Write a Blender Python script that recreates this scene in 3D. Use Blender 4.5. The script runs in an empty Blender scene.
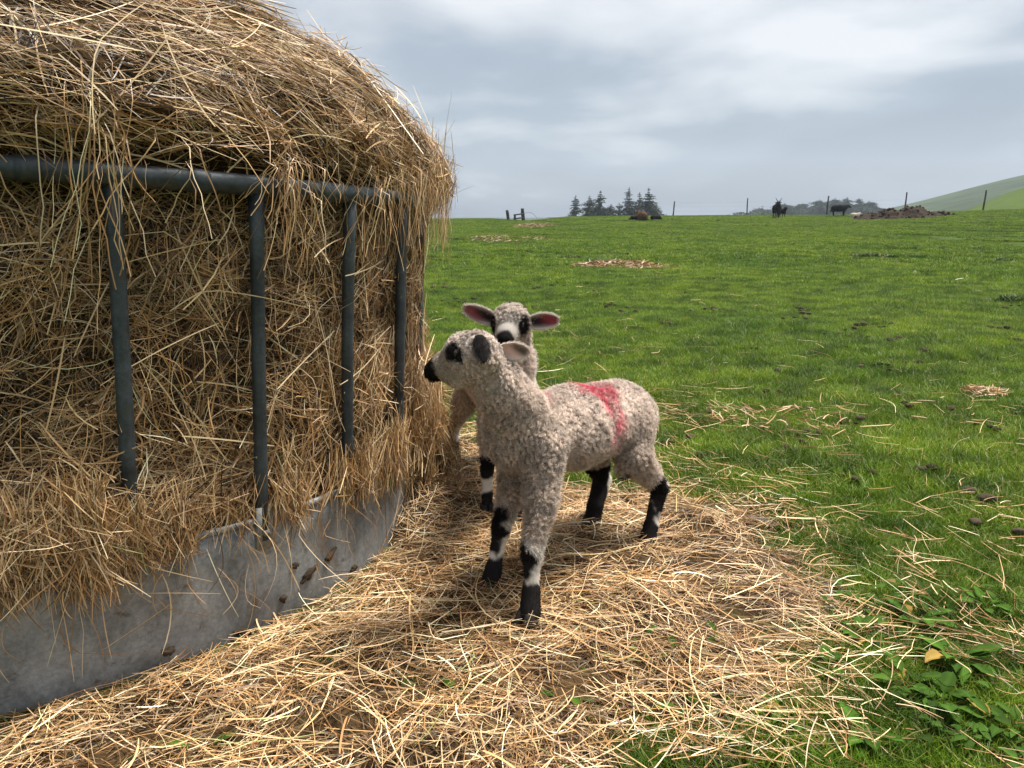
import bpy, math, random
import numpy as np
from math import radians, sin, cos, pi
from mathutils import Vector, Matrix

SEED = 7
rng = np.random.default_rng(SEED)
random.seed(SEED)
scene = bpy.context.scene
COL = scene.collection

# ------------------------------------------------------------------ camera
PITCH = radians(12.7)
FPX = 769.0
CAMZ = 1.0
cam_d = bpy.data.cameras.new('camera')
cam = bpy.data.objects.new('camera', cam_d)
COL.objects.link(cam)
cam.location = (0, 0, CAMZ)
cam.rotation_euler = (pi / 2 - PITCH, 0, 0)
cam_d.sensor_width = 36.0
cam_d.lens = 36.0 * FPX / 1024.0
cam_d.clip_start = 0.02
cam_d.clip_end = 9000
scene.camera = cam


def ray(u, v):
    a = (u - 512) / FPX
    b = (384 - v) / FPX
    return np.array([a, cos(PITCH) + b * sin(PITCH), -sin(PITCH) + b * cos(PITCH)])


def P(u, v, y):
    """world point seen at survey point (u, v) and at forward distance y"""
    r = ray(u, v)
    return np.array([0, 0, CAMZ]) + r * (y / r[1])


def G(u, v, z=0.0):
    r = ray(u, v)
    return np.array([0, 0, CAMZ]) + r * ((z - CAMZ) / r[2])


# ------------------------------------------------------------------ noise
def _hash(ix, iy, iz, seed):
    h = (ix.astype(np.int64) * 374761393 + iy.astype(np.int64) * 668265263 + iz.astype(np.int64) * 2147483647 + seed * 1274126177) & 0xFFFFFFFF
    h = ((h ^ (h >> 13)) * 1274126177) & 0xFFFFFFFF
    h = (h ^ (h >> 16)) & 0xFFFFFFFF
    return h / 4294967295.0


def vnoise(p, scale=1.0, seed=0):
    p = np.asarray(p, dtype=np.float64) * scale
    i = np.floor(p).astype(np.int64)
    f = p - i
    f = f * f * (3 - 2 * f)
    out = 0
    for dx in (0, 1):
        for dy in (0, 1):
            for dz in (0, 1):
                w = (f[..., 0] if dx else 1 - f[..., 0]) * (f[..., 1] if dy else 1 - f[..., 1]) * (f[..., 2] if dz else 1 - f[..., 2])
                out = out + w * _hash(i[..., 0] + dx, i[..., 1] + dy, i[..., 2] + dz, seed)
    return out * 2 - 1


def fbm(p, scale=1.0, seed=0, octv=3):
    s = 0; a = 1.0; t = 0
    for k in range(octv):
        s = s + a * vnoise(p, scale * 2 ** k, seed + 17 * k); t += a; a *= .5
    return s / t


def smooth(e0, e1, x):
    t = np.clip((x - e0) / (e1 - e0), 0, 1)
    return t * t * (3 - 2 * t)


def norm(v):
    return v / np.maximum(np.linalg.norm(v, axis=-1, keepdims=True), 1e-9)


# ------------------------------------------------------------------ mesh building
def mesh_np(name, verts, faces, mats=None, parent=None, cols=None, smooth_f=True, fmat=None, link=True):
    """faces: (n,4) or (n,3) int array or list of such arrays"""
    me = bpy.data.meshes.new(name)
    if not isinstance(faces, list):
        faces = [faces]
    faces = [np.asarray(f, dtype=np.int32) for f in faces if len(f)]
    verts = np.asarray(verts, dtype=np.float32)
    me.vertices.add(len(verts))
    me.vertices.foreach_set('co', verts.ravel())
    loops = np.concatenate([f.ravel() for f in faces])
    tot = np.concatenate([np.full(len(f), f.shape[1], dtype=np.int32) for f in faces])
    start = np.concatenate([[0], np.cumsum(tot)[:-1]]).astype(np.int32)
    me.loops.add(len(loops))
    me.loops.foreach_set('vertex_index', loops)
    me.polygons.add(len(tot))
    me.polygons.foreach_set('loop_start', start)
    me.polygons.foreach_set('loop_total', tot)
    if smooth_f:
        me.polygons.foreach_set('use_smooth', np.ones(len(tot), dtype=bool))
    if fmat is not None:
        me.polygons.foreach_set('material_index', np.asarray(fmat, dtype=np.int32))
    me.update(calc_edges=True)
    if cols is not None:
        at = me.color_attributes.new('col', 'FLOAT_COLOR', 'POINT')
        c = np.ones((len(verts), 4), dtype=np.float32)
        c[:, :3] = cols
        at.data.foreach_set('color', c.ravel())
    for m in (mats or []):
        me.materials.append(m)
    o = bpy.data.objects.new(name, me)
    if link:
        COL.objects.link(o)
    if parent is not None:
        o.parent = parent
    return o


class Acc:
    """collects geometry for ONE mesh"""
    def __init__(s):
        s.v = []; s.q = []; s.t = []; s.c = []; s.n = 0; s.qm = []; s.tm = []

    def add(s, v, f, c=None, m=0):
        v = np.asarray(v, dtype=np.float64).reshape(-1, 3); f = np.asarray(f, dtype=np.int64)
        s.v.append(v)
        if f.shape[1] == 4:
            s.q.append(f + s.n); s.qm.append(np.full(len(f), m))
        else:
            s.t.append(f + s.n); s.tm.append(np.full(len(f), m))
        if c is None:
            c = np.ones(3) * .5
        c = np.asarray(c, dtype=np.float64)
        if c.ndim == 1:
            c = np.tile(c, (len(v), 1))
        s.c.append(c)
        s.n += len(v)
        return s

    def build(s, name, mats, parent=None, smooth_f=True, link=True):
        fs = []; fm = []
        if s.q: fs.append(np.concatenate(s.q)); fm.append(np.concatenate(s.qm))
        if s.t: fs.append(np.concatenate(s.t)); fm.append(np.concatenate(s.tm))
        if not isinstance(mats, (list, tuple)): mats = [mats]
        return mesh_np(name, np.concatenate(s.v), fs, mats, parent, np.concatenate(s.c), smooth_f, np.concatenate(fm), link)


def ribbons(path, width, wdir):
    """path (n,m,3), width (n,) or (n,m), wdir (n,3) or (n,m,3) -> verts, quads"""
    n, m, _ = path.shape
    if width.ndim == 1: width = width[:, None] * np.ones((1, m))
    if wdir.ndim == 2: wdir = wdir[:, None, :] * np.ones((1, m, 1))
    o = wdir * (width * .5)[..., None]
    v = np.stack([path - o, path + o], axis=2)  # n,m,2,3
    base = (np.arange(n) * m * 2)[:, None] + (np.arange(m - 1) * 2)[None, :]
    q = np.stack([base, base + 1, base + 3, base + 2], axis=-1).reshape(-1, 4)
    return v.reshape(-1, 3), q


def strands(p0, d, nrm, L, W, m=5, bend=.08, kink=.25, droop=0.0, rs=None, flat=.7):
    """loose curved straws through p0 along d"""
    n = len(p0); r = rs or rng
    d = norm(d)
    side = norm(np.cross(d, nrm) + 1e-6)
    t = np.linspace(-.5, .5, m)[None, :, None]
    Lc = L[:, None, None]
    path = p0[:, None, :] + d[:, None, :] * t * Lc
    b1 = (r.normal(size=(n, 1, 1)) * bend) * Lc
    b2 = (r.normal(size=(n, 1, 1)) * bend * .45) * Lc
    arc = (t * t * 4 - .33) * .5
    path = path + side[:, None, :] * b1 * arc + nrm[:, None, :] * b2 * arc
    # a kink somewhere along some of the straws
    kp = r.uniform(-.3, .3, size=(n, 1, 1)); ka = r.normal(size=(n, 1, 1)) * kink * (r.random((n, 1, 1)) < .45)
    kd = norm(side + nrm * r.normal(size=(n, 1)) * .35)
    path = path + kd[:, None, :] * np.maximum(t - kp, 0) * ka * Lc * 1.6
    if np.any(droop):
        dr = np.asarray(droop)
        if dr.ndim == 0: dr = np.full(n, float(dr))
        tt = t + .5
        path[:, :, 2] -= (dr[:, None] * (tt[..., 0] ** 2)) * L[:, None]
    ang = r.normal(size=n) * flat
    wd = norm(side * np.cos(ang)[:, None] + nrm * np.sin(ang)[:, None])
    w = W[:, None] * np.ones((1, m)); w[:, 0] *= .7; w[:, -1] *= .45
    return ribbons(path, w, wd)


def straw_cols(n, m, bright=1.0, dark=.0, rs=None, green=0.012):
    r = rs or rng
    pal = np.array([[.53, .335, .155], [.66, .47, .25], [.40, .225, .09], [.25, .13, .048], [.78, .62, .40], [.12, .062, .026], [.48, .33, .19]])
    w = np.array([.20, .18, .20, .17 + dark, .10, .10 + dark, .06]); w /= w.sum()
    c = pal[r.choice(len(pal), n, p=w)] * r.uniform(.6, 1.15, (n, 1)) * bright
    g = r.random(n) < green
    c[g] = np.array([.22, .25, .08]) * r.uniform(.7, 1.1, (g.sum(), 1))
    c = np.repeat(c, m * 2, axis=0)
    return np.clip(c, 0, .85)


def tube(path, rad, seg=8, closed=False, cap=True):
    path = np.asarray(path, dtype=np.float64); n = len(path)
    rad = np.broadcast_to(np.asarray(rad, dtype=np.float64), (n,))
    if closed:
        tg = norm(np.roll(path, -1, 0) - np.roll(path, 1, 0))
    else:
        tg = norm(np.gradient(path, axis=0))
    up = np.array([0, 0, 1.0]) if abs(tg[0][2]) < .9 else np.array([1.0, 0, 0])
    u = norm(np.cross(up, tg[0])); fr = []
    for k in range(n):
        u = norm(u - tg[k] * np.dot(u, tg[k])); fr.append((u, np.cross(tg[k], u)))
    a = np.linspace(0, 2 * pi, seg, endpoint=False)
    v = np.concatenate([path[k] + rad[k] * (np.cos(a)[:, None] * fr[k][0] + np.sin(a)[:, None] * fr[k][1]) for k in range(n)])
    q = []
    for k in range(n if closed else n - 1):
        k2 = (k + 1) % n
        for j in range(seg):
            j2 = (j + 1) % seg
            q.append([k * seg + j, k * seg + j2, k2 * seg + j2, k2 * seg + j])
    t = []
    if cap and not closed:
        v = np.concatenate([v, path[[0]], path[[-1]]])
        for j in range(seg):
            j2 = (j + 1) % seg
            t.append([n * seg, j2, j]); t.append([n * seg + 1, (n - 1) * seg + j, (n - 1) * seg + j2])
    return v, np.array(q), np.array(t)


def add_tube(acc, path, rad, seg=8, c=None, closed=False, m=0):
    v, q, t = tube(path, rad, seg, closed)
    acc.add(v, q, c, m)
    if len(t):
        # caps share vertex numbering with the tube just added
        acc.t.append(t + acc.n - len(v)); acc.tm.append(np.full(len(t), m))
    return acc


# ------------------------------------------------------------------ materials
def new_mat(name):
    m = bpy.data.materials.new(name); m.use_nodes = True
    nt = m.node_tree
    for n in list(nt.nodes): nt.nodes.remove(n)
    out = nt.nodes.new('ShaderNodeOutputMaterial')
    return m, nt, out


def N(nt, typ, **kw):
    n = nt.nodes.new(typ)
    for k, v in kw.items():
        if k.startswith('_'):
            setattr(n, k[1:], v)
        else:
            n.inputs[k.replace('__', ' ')].default_value = v
    return n


def attr_mat(name, rough=.6, transl=0.0, spec=.3, sheen=0.0, varscale=None, bump=None):
    m, nt, out = new_mat(name)
    a = N(nt, 'ShaderNodeAttribute', _attribute_name='col')
    b = N(nt, 'ShaderNodeBsdfPrincipled', Roughness=rough)
    b.inputs['Specular IOR Level'].default_value = spec
    if sheen:
        b.inputs['Sheen Weight'].default_value = sheen
    col = a.outputs['Color']
    if varscale:
        tc = N(nt, 'ShaderNodeTexCoord')
        no = N(nt, 'ShaderNodeTexNoise', Scale=varscale, Detail=3.0)
        nt.links.new(tc.outputs['Object'], no.inputs['Vector'])
        mr = N(nt, 'ShaderNodeMapRange'); mr.inputs[3].default_value = .72; mr.inputs[4].default_value = 1.28
        nt.links.new(no.outputs['Fac'], mr.inputs[0])
        vm = N(nt, 'ShaderNodeVectorMath', _operation='SCALE')
        nt.links.new(col, vm.inputs[0]); nt.links.new(mr.outputs[0], vm.inputs['Scale'])
        col = vm.outputs[0]
    nt.links.new(col, b.inputs['Base Color'])
    if bump:
        tc = N(nt, 'ShaderNodeTexCoord')
        no = N(nt, 'ShaderNodeTexNoise', Scale=bump[0], Detail=4.0)
        nt.links.new(tc.outputs['Object'], no.inputs['Vector'])
        bp = N(nt, 'ShaderNodeBump', Strength=bump[1], Distance=bump[2])
        nt.links.new(no.outputs['Fac'], bp.inputs['Height']); nt.links.new(bp.outputs[0], b.inputs['Normal'])
    if transl:
        tr = N(nt, 'ShaderNodeBsdfTranslucent')
        nt.links.new(col, tr.inputs['Color'])
        mx = N(nt, 'ShaderNodeMixShader', Fac=transl)
        nt.links.new(b.outputs[0], mx.inputs[1]); nt.links.new(tr.outputs[0], mx.inputs[2])
        nt.links.new(mx.outputs[0], out.inputs[0])
    else:
        nt.links.new(b.outputs[0], out.inputs[0])
    return m


M_straw = attr_mat('straw', rough=.45, transl=.08, spec=.4)
M_haycore = attr_mat('hay_core', rough=.9, spec=.05, bump=(60, .8, .02))
M_wool = attr_mat('wool', rough=.9, transl=.48, spec=.05)
M_skin = attr_mat('skin', rough=.9, spec=.06)
M_plain = attr_mat('plain', rough=.9, spec=.1, bump=(18, .6, .05))
M_leaf = attr_mat('leaf', rough=.8, transl=.25, spec=.08)
M_needles = attr_mat('needles', rough=.9, transl=.1, spec=.1)
M_hoof = attr_mat('hoof', rough=.8, spec=.1)
M_eye = attr_mat('eye', rough=.06, spec=.8)
M_wood = attr_mat('weathered_wood', rough=.9, spec=.1, varscale=8)


def grass_mat(name, scale_obj):
    m, nt, out = new_mat(name)
    a = N(nt, 'ShaderNodeAttribute', _attribute_name='col')
    g = N(nt, 'ShaderNodeNewGeometry')
    n1 = N(nt, 'ShaderNodeTexNoise', Scale=.55, Detail=4.0, Roughness=.6)
    n2 = N(nt, 'ShaderNodeTexNoise', Scale=4.0, Detail=3.0)
    mp = N(nt, 'ShaderNodeMapping'); mp.inputs['Scale'].default_value = (1, .45, 1)
    nt.links.new(g.outputs['Position'], mp.inputs['Vector'])
    nt.links.new(mp.outputs[0], n1.inputs['Vector']); nt.links.new(g.outputs['Position'], n2.inputs['Vector'])
    r1 = N(nt, 'ShaderNodeValToRGB')
    e = r1.color_ramp.elements
    e[0].position = .34; e[0].color = (.68, .76, .7, 1)
    e[1].position = .68; e[1].color = (1.22, 1.1, .92, 1)
    r2 = N(nt, 'ShaderNodeValToRGB')
    e = r2.color_ramp.elements
    e[0].position = .36; e[0].color = (.50, .56, .52, 1)
    e[1].position = .62; e[1].color = (1.3, 1.22, 1.0, 1)
    nt.links.new(n1.outputs['Fac'], r1.inputs[0]); nt.links.new(n2.outputs['Fac'], r2.inputs[0])
    m1 = N(nt, 'ShaderNodeVectorMath', _operation='MULTIPLY'); m2 = N(nt, 'ShaderNodeVectorMath', _operation='MULTIPLY')
    nt.links.new(a.outputs['Color'], m1.inputs[0]); nt.links.new(r1.outputs[0], m1.inputs[1])
    nt.links.new(m1.outputs[0], m2.inputs[0]); nt.links.new(r2.outputs[0], m2.inputs[1])
    b = N(nt, 'ShaderNodeBsdfPrincipled', Roughness=.5); b.inputs['Specular IOR Level'].default_value = .25
    tr = N(nt, 'ShaderNodeBsdfTranslucent')
    nt.links.new(m2.outputs[0], b.inputs['Base Color']); nt.links.new(m2.outputs[0], tr.inputs['Color'])
    mx = N(nt, 'ShaderNodeMixShader', Fac=.35)
    nt.links.new(b.outputs[0], mx.inputs[1]); nt.links.new(tr.outputs[0], mx.inputs[2])
    nt.links.new(mx.outputs[0], out.inputs[0])
    return m


M_grass = grass_mat('grass_blades', 1)


def ground_mat():
    m, nt, out = new_mat('pasture')
    g = N(nt, 'ShaderNodeNewGeometry')
    n1 = N(nt, 'ShaderNodeTexNoise', Scale=.5, Detail=8.0, Roughness=.65)
    n2 = N(nt, 'ShaderNodeTexNoise', Scale=14.0, Detail=5.0, Roughness=.7)
    n3 = N(nt, 'ShaderNodeTexNoise', Scale=.012, Detail=5.0)
    for n in (n1, n2, n3): nt.links.new(g.outputs['Position'], n.inputs['Vector'])
    r1 = N(nt, 'ShaderNodeValToRGB'); e = r1.color_ramp.elements
    e[0].position = .3; e[0].color = (.045, .085, .014, 1)
    e[1].position = .7; e[1].color = (.085, .14, .022, 1)
    r2 = N(nt, 'ShaderNodeValToRGB'); e = r2.color_ramp.elements
    e[0].position = .35; e[0].color = (.45, .42, .36, 1)
    e[1].position = .62; e[1].color = (1.15, 1.1, 1.0, 1)
    r3 = N(nt, 'ShaderNodeValToRGB'); e = r3.color_ramp.elements
    e[0].position = .4; e[0].color = (.6, .62, .6, 1)
    e[1].position = .6; e[1].color = (1.1, 1.05, 1.0, 1)
    nt.links.new(n1.outputs['Fac'], r1.inputs[0]); nt.links.new(n2.outputs['Fac'], r2.inputs[0]); nt.links.new(n3.outputs['Fac'], r3.inputs[0])
    m1 = N(nt, 'ShaderNodeVectorMath', _operation='MULTIPLY'); m2 = N(nt, 'ShaderNodeVectorMath', _operation='MULTIPLY')
    nt.links.new(r1.outputs[0], m1.inputs[0]); nt.links.new(r2.outputs[0], m1.inputs[1])
    nt.links.new(m1.outputs[0], m2.inputs[0]); nt.links.new(r3.outputs[0], m2.inputs[1])
    b = N(nt, 'ShaderNodeBsdfPrincipled', Roughness=.95); b.inputs['Specular IOR Level'].default_value = .1
    # cloud shade put into the colour of the land well beyond the pasture
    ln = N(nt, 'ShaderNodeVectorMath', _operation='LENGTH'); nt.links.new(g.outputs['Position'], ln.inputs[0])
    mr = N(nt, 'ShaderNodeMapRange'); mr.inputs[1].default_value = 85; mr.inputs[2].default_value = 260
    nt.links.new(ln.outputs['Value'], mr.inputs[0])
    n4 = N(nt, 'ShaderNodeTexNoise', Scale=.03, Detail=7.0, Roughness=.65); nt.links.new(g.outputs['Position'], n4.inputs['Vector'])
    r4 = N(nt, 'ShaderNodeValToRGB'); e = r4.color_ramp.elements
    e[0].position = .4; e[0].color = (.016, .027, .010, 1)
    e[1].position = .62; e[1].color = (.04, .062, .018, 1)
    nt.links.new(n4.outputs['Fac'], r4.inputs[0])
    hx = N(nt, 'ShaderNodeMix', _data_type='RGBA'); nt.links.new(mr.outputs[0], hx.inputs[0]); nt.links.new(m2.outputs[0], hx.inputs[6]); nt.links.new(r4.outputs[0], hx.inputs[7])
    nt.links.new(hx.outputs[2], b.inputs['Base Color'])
    bp = N(nt, 'ShaderNodeBump', Strength=.7, Distance=.03)
    nt.links.new(n2.outputs['Fac'], bp.inputs['Height']); nt.links.new(bp.outputs[0], b.inputs['Normal'])
    nt.links.new(b.outputs[0], out.inputs[0])
    return m


M_ground = ground_mat()


def metal_mat(name, base, lo, hi, rough, scale, metallic=.55, stain=.0, streak=None):
    m, nt, out = new_mat(name)
    tc = N(nt, 'ShaderNodeTexCoord')
    n1 = N(nt, 'ShaderNodeTexNoise', Scale=scale, Detail=8.0, Roughness=.65)
    n2 = N(nt, 'ShaderNodeTexNoise', Scale=scale * 6, Detail=4.0)
    mp = N(nt, 'ShaderNodeMapping')
    mp.inputs['Scale'].default_value = streak or (1, 1, 1)
    nt.links.new(tc.outputs['Object'], mp.inputs['Vector'])
    nt.links.new(mp.outputs[0], n1.inputs['Vector']); nt.links.new(tc.outputs['Object'], n2.inputs['Vector'])
    r = N(nt, 'ShaderNodeValToRGB'); e = r.color_ramp.elements
    e[0].position = .35; e[0].color = (*[c * lo for c in base], 1)
    e[1].position = .68; e[1].color = (*[c * hi for c in base], 1)
    nt.links.new(n1.outputs['Fac'], r.inputs[0])
    b = N(nt, 'ShaderNodeBsdfPrincipled', Roughness=rough, Metallic=metallic)
    col = r.outputs[0]
    # fine spangle and scratches
    n5 = N(nt, 'ShaderNodeTexNoise', Scale=scale * 14, Detail=5.0, Roughness=.7); nt.links.new(tc.outputs['Object'], n5.inputs['Vector'])
    m5 = N(nt, 'ShaderNodeMapRange'); m5.inputs[1].default_value = .3; m5.inputs[2].default_value = .7; m5.inputs[3].default_value = .72; m5.inputs[4].default_value = 1.25
    nt.links.new(n5.outputs['Fac'], m5.inputs[0])
    v5 = N(nt, 'ShaderNodeVectorMath', _operation='SCALE'); nt.links.new(col, v5.inputs[0]); nt.links.new(m5.outputs[0], v5.inputs['Scale']); col = v5.outputs[0]
    if stain:
        rs = N(nt, 'ShaderNodeValToRGB'); e = rs.color_ramp.elements
        e[0].position = .57; e[0].color = (0, 0, 0, 1)
        e[1].position = .66; e[1].color = (stain, stain, stain, 1)
        n3 = N(nt, 'ShaderNodeTexNoise', Scale=scale * 1.7, Detail=9.0, Roughness=.7, Distortion=.6)
        nt.links.new(tc.outputs['Object'], n3.inputs['Vector']); nt.links.new(n3.outputs['Fac'], rs.inputs[0])
        mx = N(nt, 'ShaderNodeMix', _data_type='RGBA')
        nt.links.new(rs.outputs[0], mx.inputs[0]); nt.links.new(col, mx.inputs[6]); mx.inputs[7].default_value = (.075, .055, .035, 1)
        col = mx.outputs[2]
    nt.links.new(col, b.inputs['Base Color'])
    rr = N(nt, 'ShaderNodeMapRange'); rr.inputs[3].default_value = rough - .12; rr.inputs[4].default_value = rough + .18
    nt.links.new(n2.outputs['Fac'], rr.inputs[0]); nt.links.new(rr.outputs[0], b.inputs['Roughness'])
    bp = N(nt, 'ShaderNodeBump', Strength=.25, Distance=.003)
    nt.links.new(n2.outputs['Fac'], bp.inputs['Height']); nt.links.new(bp.outputs[0], b.inputs['Normal'])
    nt.links.new(b.outputs[0], out.inputs[0])
    return m


M_tube = metal_mat('dull_galvanised_tube', (.042, .052, .058), .45, 1.7, .5, 9, .4, .3)
M_sheet = metal_mat('galvanised_sheet', (.27, .283, .285), .42, 1.25, .6, 7.5, .2, .8, (1, 1, .6))


def tag(o, label=None, cat=None, group=None, kind=None):
    if label: o['label'] = label
    if cat: o['category'] = cat
    if group: o['group'] = group
    if kind: o['kind'] = kind
    return o


def empty(name, loc=(0, 0, 0), rot=(0, 0, 0)):
    o = bpy.data.objects.new(name, None); COL.objects.link(o)
    o.location = loc; o.rotation_euler = rot; o.empty_display_size = .1
    return o


def localise(o, root):
    """geometry given in world coordinates under a moved root"""
    o.parent = root
    o.matrix_parent_inverse = Matrix.LocRotScale(root.location, root.rotation_euler, None).inverted()
    return o


# ------------------------------------------------------------------ terrain
CREST = np.array([[-400, 222], [300, 221], [440, 219.5], [480, 218.5], [520, 221], [545, 220.5], [575, 217], [640, 216.3], [700, 216], [750, 215.5], [850, 215], [900, 214.5],
                  [950, 212], [985, 211], [1024, 209.5], [1300, 203]])
DC = 62.0


def crest_z(az):
    u = 512 + FPX * np.tan(np.clip(az, -1.2, 1.2)) / cos(PITCH)
    v = np.interp(u, CREST[:, 0], CREST[:, 1])
    b = (384 - v) / FPX
    slope = (-sin(PITCH) + b * cos(PITCH)) / (cos(PITCH) + b * sin(PITCH))
    return CAMZ + DC * np.cos(az) * slope


def terrain(x, y):
    x = np.asarray(x, dtype=np.float64); y = np.asarray(y, dtype=np.float64)
    d = np.hypot(x, y); az = np.arctan2(x, y)
    front = smooth(-.2, .3, np.cos(az))
    zc = crest_z(az) * front
    p = np.stack([x, y, x * 0], -1)
    t = np.clip((d - 5) / (DC - 5), 0, 1)
    rise = zc * (t * .75 + .25 * t * t)
    fall = -7.5 * smooth(DC, DC + 75, d) * 1.0 - .12 * smooth(DC, DC + 8, d)
    # right-hand slope just behind the fence
    az0 = math.atan((925 - 512) / FPX * .9755); az1 = math.atan((1030 - 512) / FPX * .9755)
    slope2 = smooth(az0 - .085, az1 + .02, az)
    h2 = slope2 * 10.8 * smooth(DC + 2, DC + 70, d)
    # far hill
    bx, by = 380.0, 400.0
    h3 = 26.8 * np.exp(-(((x - bx) / 150) ** 2 + ((y - by) / 170) ** 2))
    h4 = 6 * smooth(600, 2500, d) * (1 + vnoise(p, .002, 5))
    bumps = .035 * fbm(p, .45, 3) * smooth(3.2, 9, d) + .012 * fbm(p, 2.2, 9) * smooth(2.5, 6, d) + .10 * fbm(p, .09, 4) * smooth(12, 30, d) * (1 - smooth(45, 60, d))
    return rise + fall + h2 + h3 + h4 + bumps


def build_ground():
    radii = np.concatenate([np.linspace(.25, 12, 60), np.geomspace(12.4, 70, 70), np.geomspace(72, 950, 50)])
    na = 540
    # denser in front of the viewer
    a = np.linspace(-pi, pi, na, endpoint=False)
    az = a - .55 * np.sin(a)
    X = radii[:, None] * np.sin(az)[None]; Y = radii[:, None] * np.cos(az)[None]
    Z = terrain(X, Y)
    v = np.stack([X, Y, Z], -1).reshape(-1, 3)
    i = np.arange(len(radii) - 1)[:, None] * na; j = np.arange(na)[None]; j2 = (j + 1) % na
    q = np.stack([i + j, i + na + j, i + na + j2, i + j2], -1).reshape(-1, 4)[:, ::-1]
    v = np.concatenate([v, [[0, 0, 0]]])
    c = len(v) - 1
    t = np.array([[c, k, (k + 1) % na] for k in range(na)])[:, ::-1]
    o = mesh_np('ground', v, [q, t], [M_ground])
    tag(o, kind='structure')
    return o


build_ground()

# ------------------------------------------------------------------ feeder frame
FC = np.array([-1.584, 2.489]); FR = 1.244; TX = .048; TY = .020
HR = 1.086; HS = .311
PH0 = -.909; DPH = .238
froot = empty('ring_feeder', (FC[0], FC[1], 0), (-TY, TX, 0))
FM = np.array(Matrix.LocRotScale(froot.location, froot.rotation_euler, None))


def f2w(p):
    return p @ FM[:3, :3].T + FM[:3, 3]


def cyl(a, r, z):
    a, r, z = np.broadcast_arrays(np.asarray(a, float), np.asarray(r, float), np.asarray(z, float))
    return np.stack([r * np.cos(a), r * np.sin(a), z], -1)


tag(froot, 'round galvanised ring feeder with tubular bars and a sheet metal skirt, filled with hay', 'feeder')
# skirt: a rolled steel sheet, outer and inner face
na = 220
aa = np.linspace(0, 2 * pi, na, endpoint=False)
prof = [(FR - .004, -.10), (FR, -.10), (FR + .0, .02), (FR + .001, .10), (FR + .001, .14), (FR + .0, .19), (FR, .24), (FR, HS - .006), (FR - .004, HS - .006)]
v = []
for r_, z_ in prof:
    dent = .006 * vnoise(cyl(aa, 1, z_), 3.2, 21) * (1 if -.05 < z_ < .3 else .3)
    v.append(cyl(aa, r_ + dent, z_))
v = np.concatenate(v)
q = []
for k in range(len(prof)):
    k2 = (k + 1) % len(prof)
    for j in range(na):
        j2 = (j + 1) % na
        q.append([k * na + j, k * na + j2, k2 * na + j2, k2 * na + j])
mesh_np('sheet_skirt', v, np.array(q), [M_sheet], froot)
# rolled edge of the skirt, top rail
a_ = Acc(); add_tube(a_, cyl(aa, FR - .002, HS + .002), .008, 8, closed=True); a_.build('rolled_edge', M_sheet, froot)
rail_r = FR + .0
a_ = Acc(); add_tube(a_, cyl(aa, rail_r, HR), .0225, 14, closed=True); rail = a_.build('top_rail', M_tube, froot)
for an in (-1.02, -.78, -.52):
    a_ = Acc(); add_tube(a_, cyl(np.linspace(an - .016, an + .016, 5), rail_r, HR), .0247, 14); a_.build('rail_sleeve', M_tube, rail)
for k in range(-2, 7):
    an = PH0 + DPH * k
    a_ = Acc()
    zz = np.linspace(HS - .05, HR - .012, 9)
    rr = np.full(9, FR - .004) - .004 * np.sin(np.linspace(0, pi, 9)) * ((k % 3) - .6)
    add_tube(a_, cyl(an, rr, zz), np.where(np.arange(9) == 8, .0195, .0158), 12)
    b = a_.build('upright_bar', M_tube, froot)
    # flattened foot bolted to the skirt
    a_ = Acc()
    w = .022
    vv = np.array([cyl(an + s * w / FR, FR + dr, z) for z in (HS - .07, HS + .035) for dr in (.002, .009) for s in (-1, 1)])
    qq = np.array([[0, 1, 3, 2], [4, 6, 7, 5], [0, 4, 5, 1], [2, 3, 7, 6], [0, 2, 6, 4], [1, 5, 7, 3]])
    a_.add(vv, qq)
    # bolt head
    add_tube(a_, np.stack([cyl(an, FR + .008, HS - .03), cyl(an, FR + .015, HS - .03)]), .008, 6)
    a_.build('bolted_foot', M_sheet, b, smooth_f=False)

# mud and dung splashed on the skirt
sr = np.random.default_rng(12)
for an, z_, ra, rz_, tl in ((-.565, .125, .026, .010, .5), (-.50, .150, .022, .007, .6), (-.60, .165, .010, .007, 0), (-.63, .09, .008, .010, 0), (-.42, .07, .012, .008, .2), (-.86, .06, .012, .009, 0), (-.72, .045, .02, .008, -.2)):
    t = np.linspace(0, 2 * pi, 28, endpoint=False)
    rad = 1 + .45 * vnoise(np.stack([np.cos(t) * 2 + an * 9, np.sin(t) * 2, t * 0], -1), 1.6, 4)
    du = np.cos(t) * ra * rad; dz = np.sin(t) * rz_ * rad
    u2 = du * cos(tl) - dz * sin(tl); z2 = du * sin(tl) + dz * cos(tl)
    vv = [cyl(an + u2 / FR, FR + .0085, z_ + z2), cyl(an + u2 * .6 / FR, FR + .0105, z_ + z2 * .6), cyl(np.array([an]), FR + .0115, np.array([z_])), cyl(an + u2 * 1.03 / FR, FR - .003, z_ + z2 * 1.03)]
    a_ = Acc(); q = [[j, (j + 1) % 28, 28 + (j + 1) % 28, 28 + j] for j in range(28)] + [[57 + j, 57 + (j + 1) % 28, (j + 1) % 28, j] for j in range(28)]
    a_.add(np.concatenate(vv), np.array(q), np.array([.06, .042, .026]))
    a_.t.append(np.array([[28 + j, 28 + (j + 1) % 28, 56] for j in range(28)])); a_.tm.append(np.zeros(28, int))
    a_.build('mud_splash', [M_plain], froot)

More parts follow.
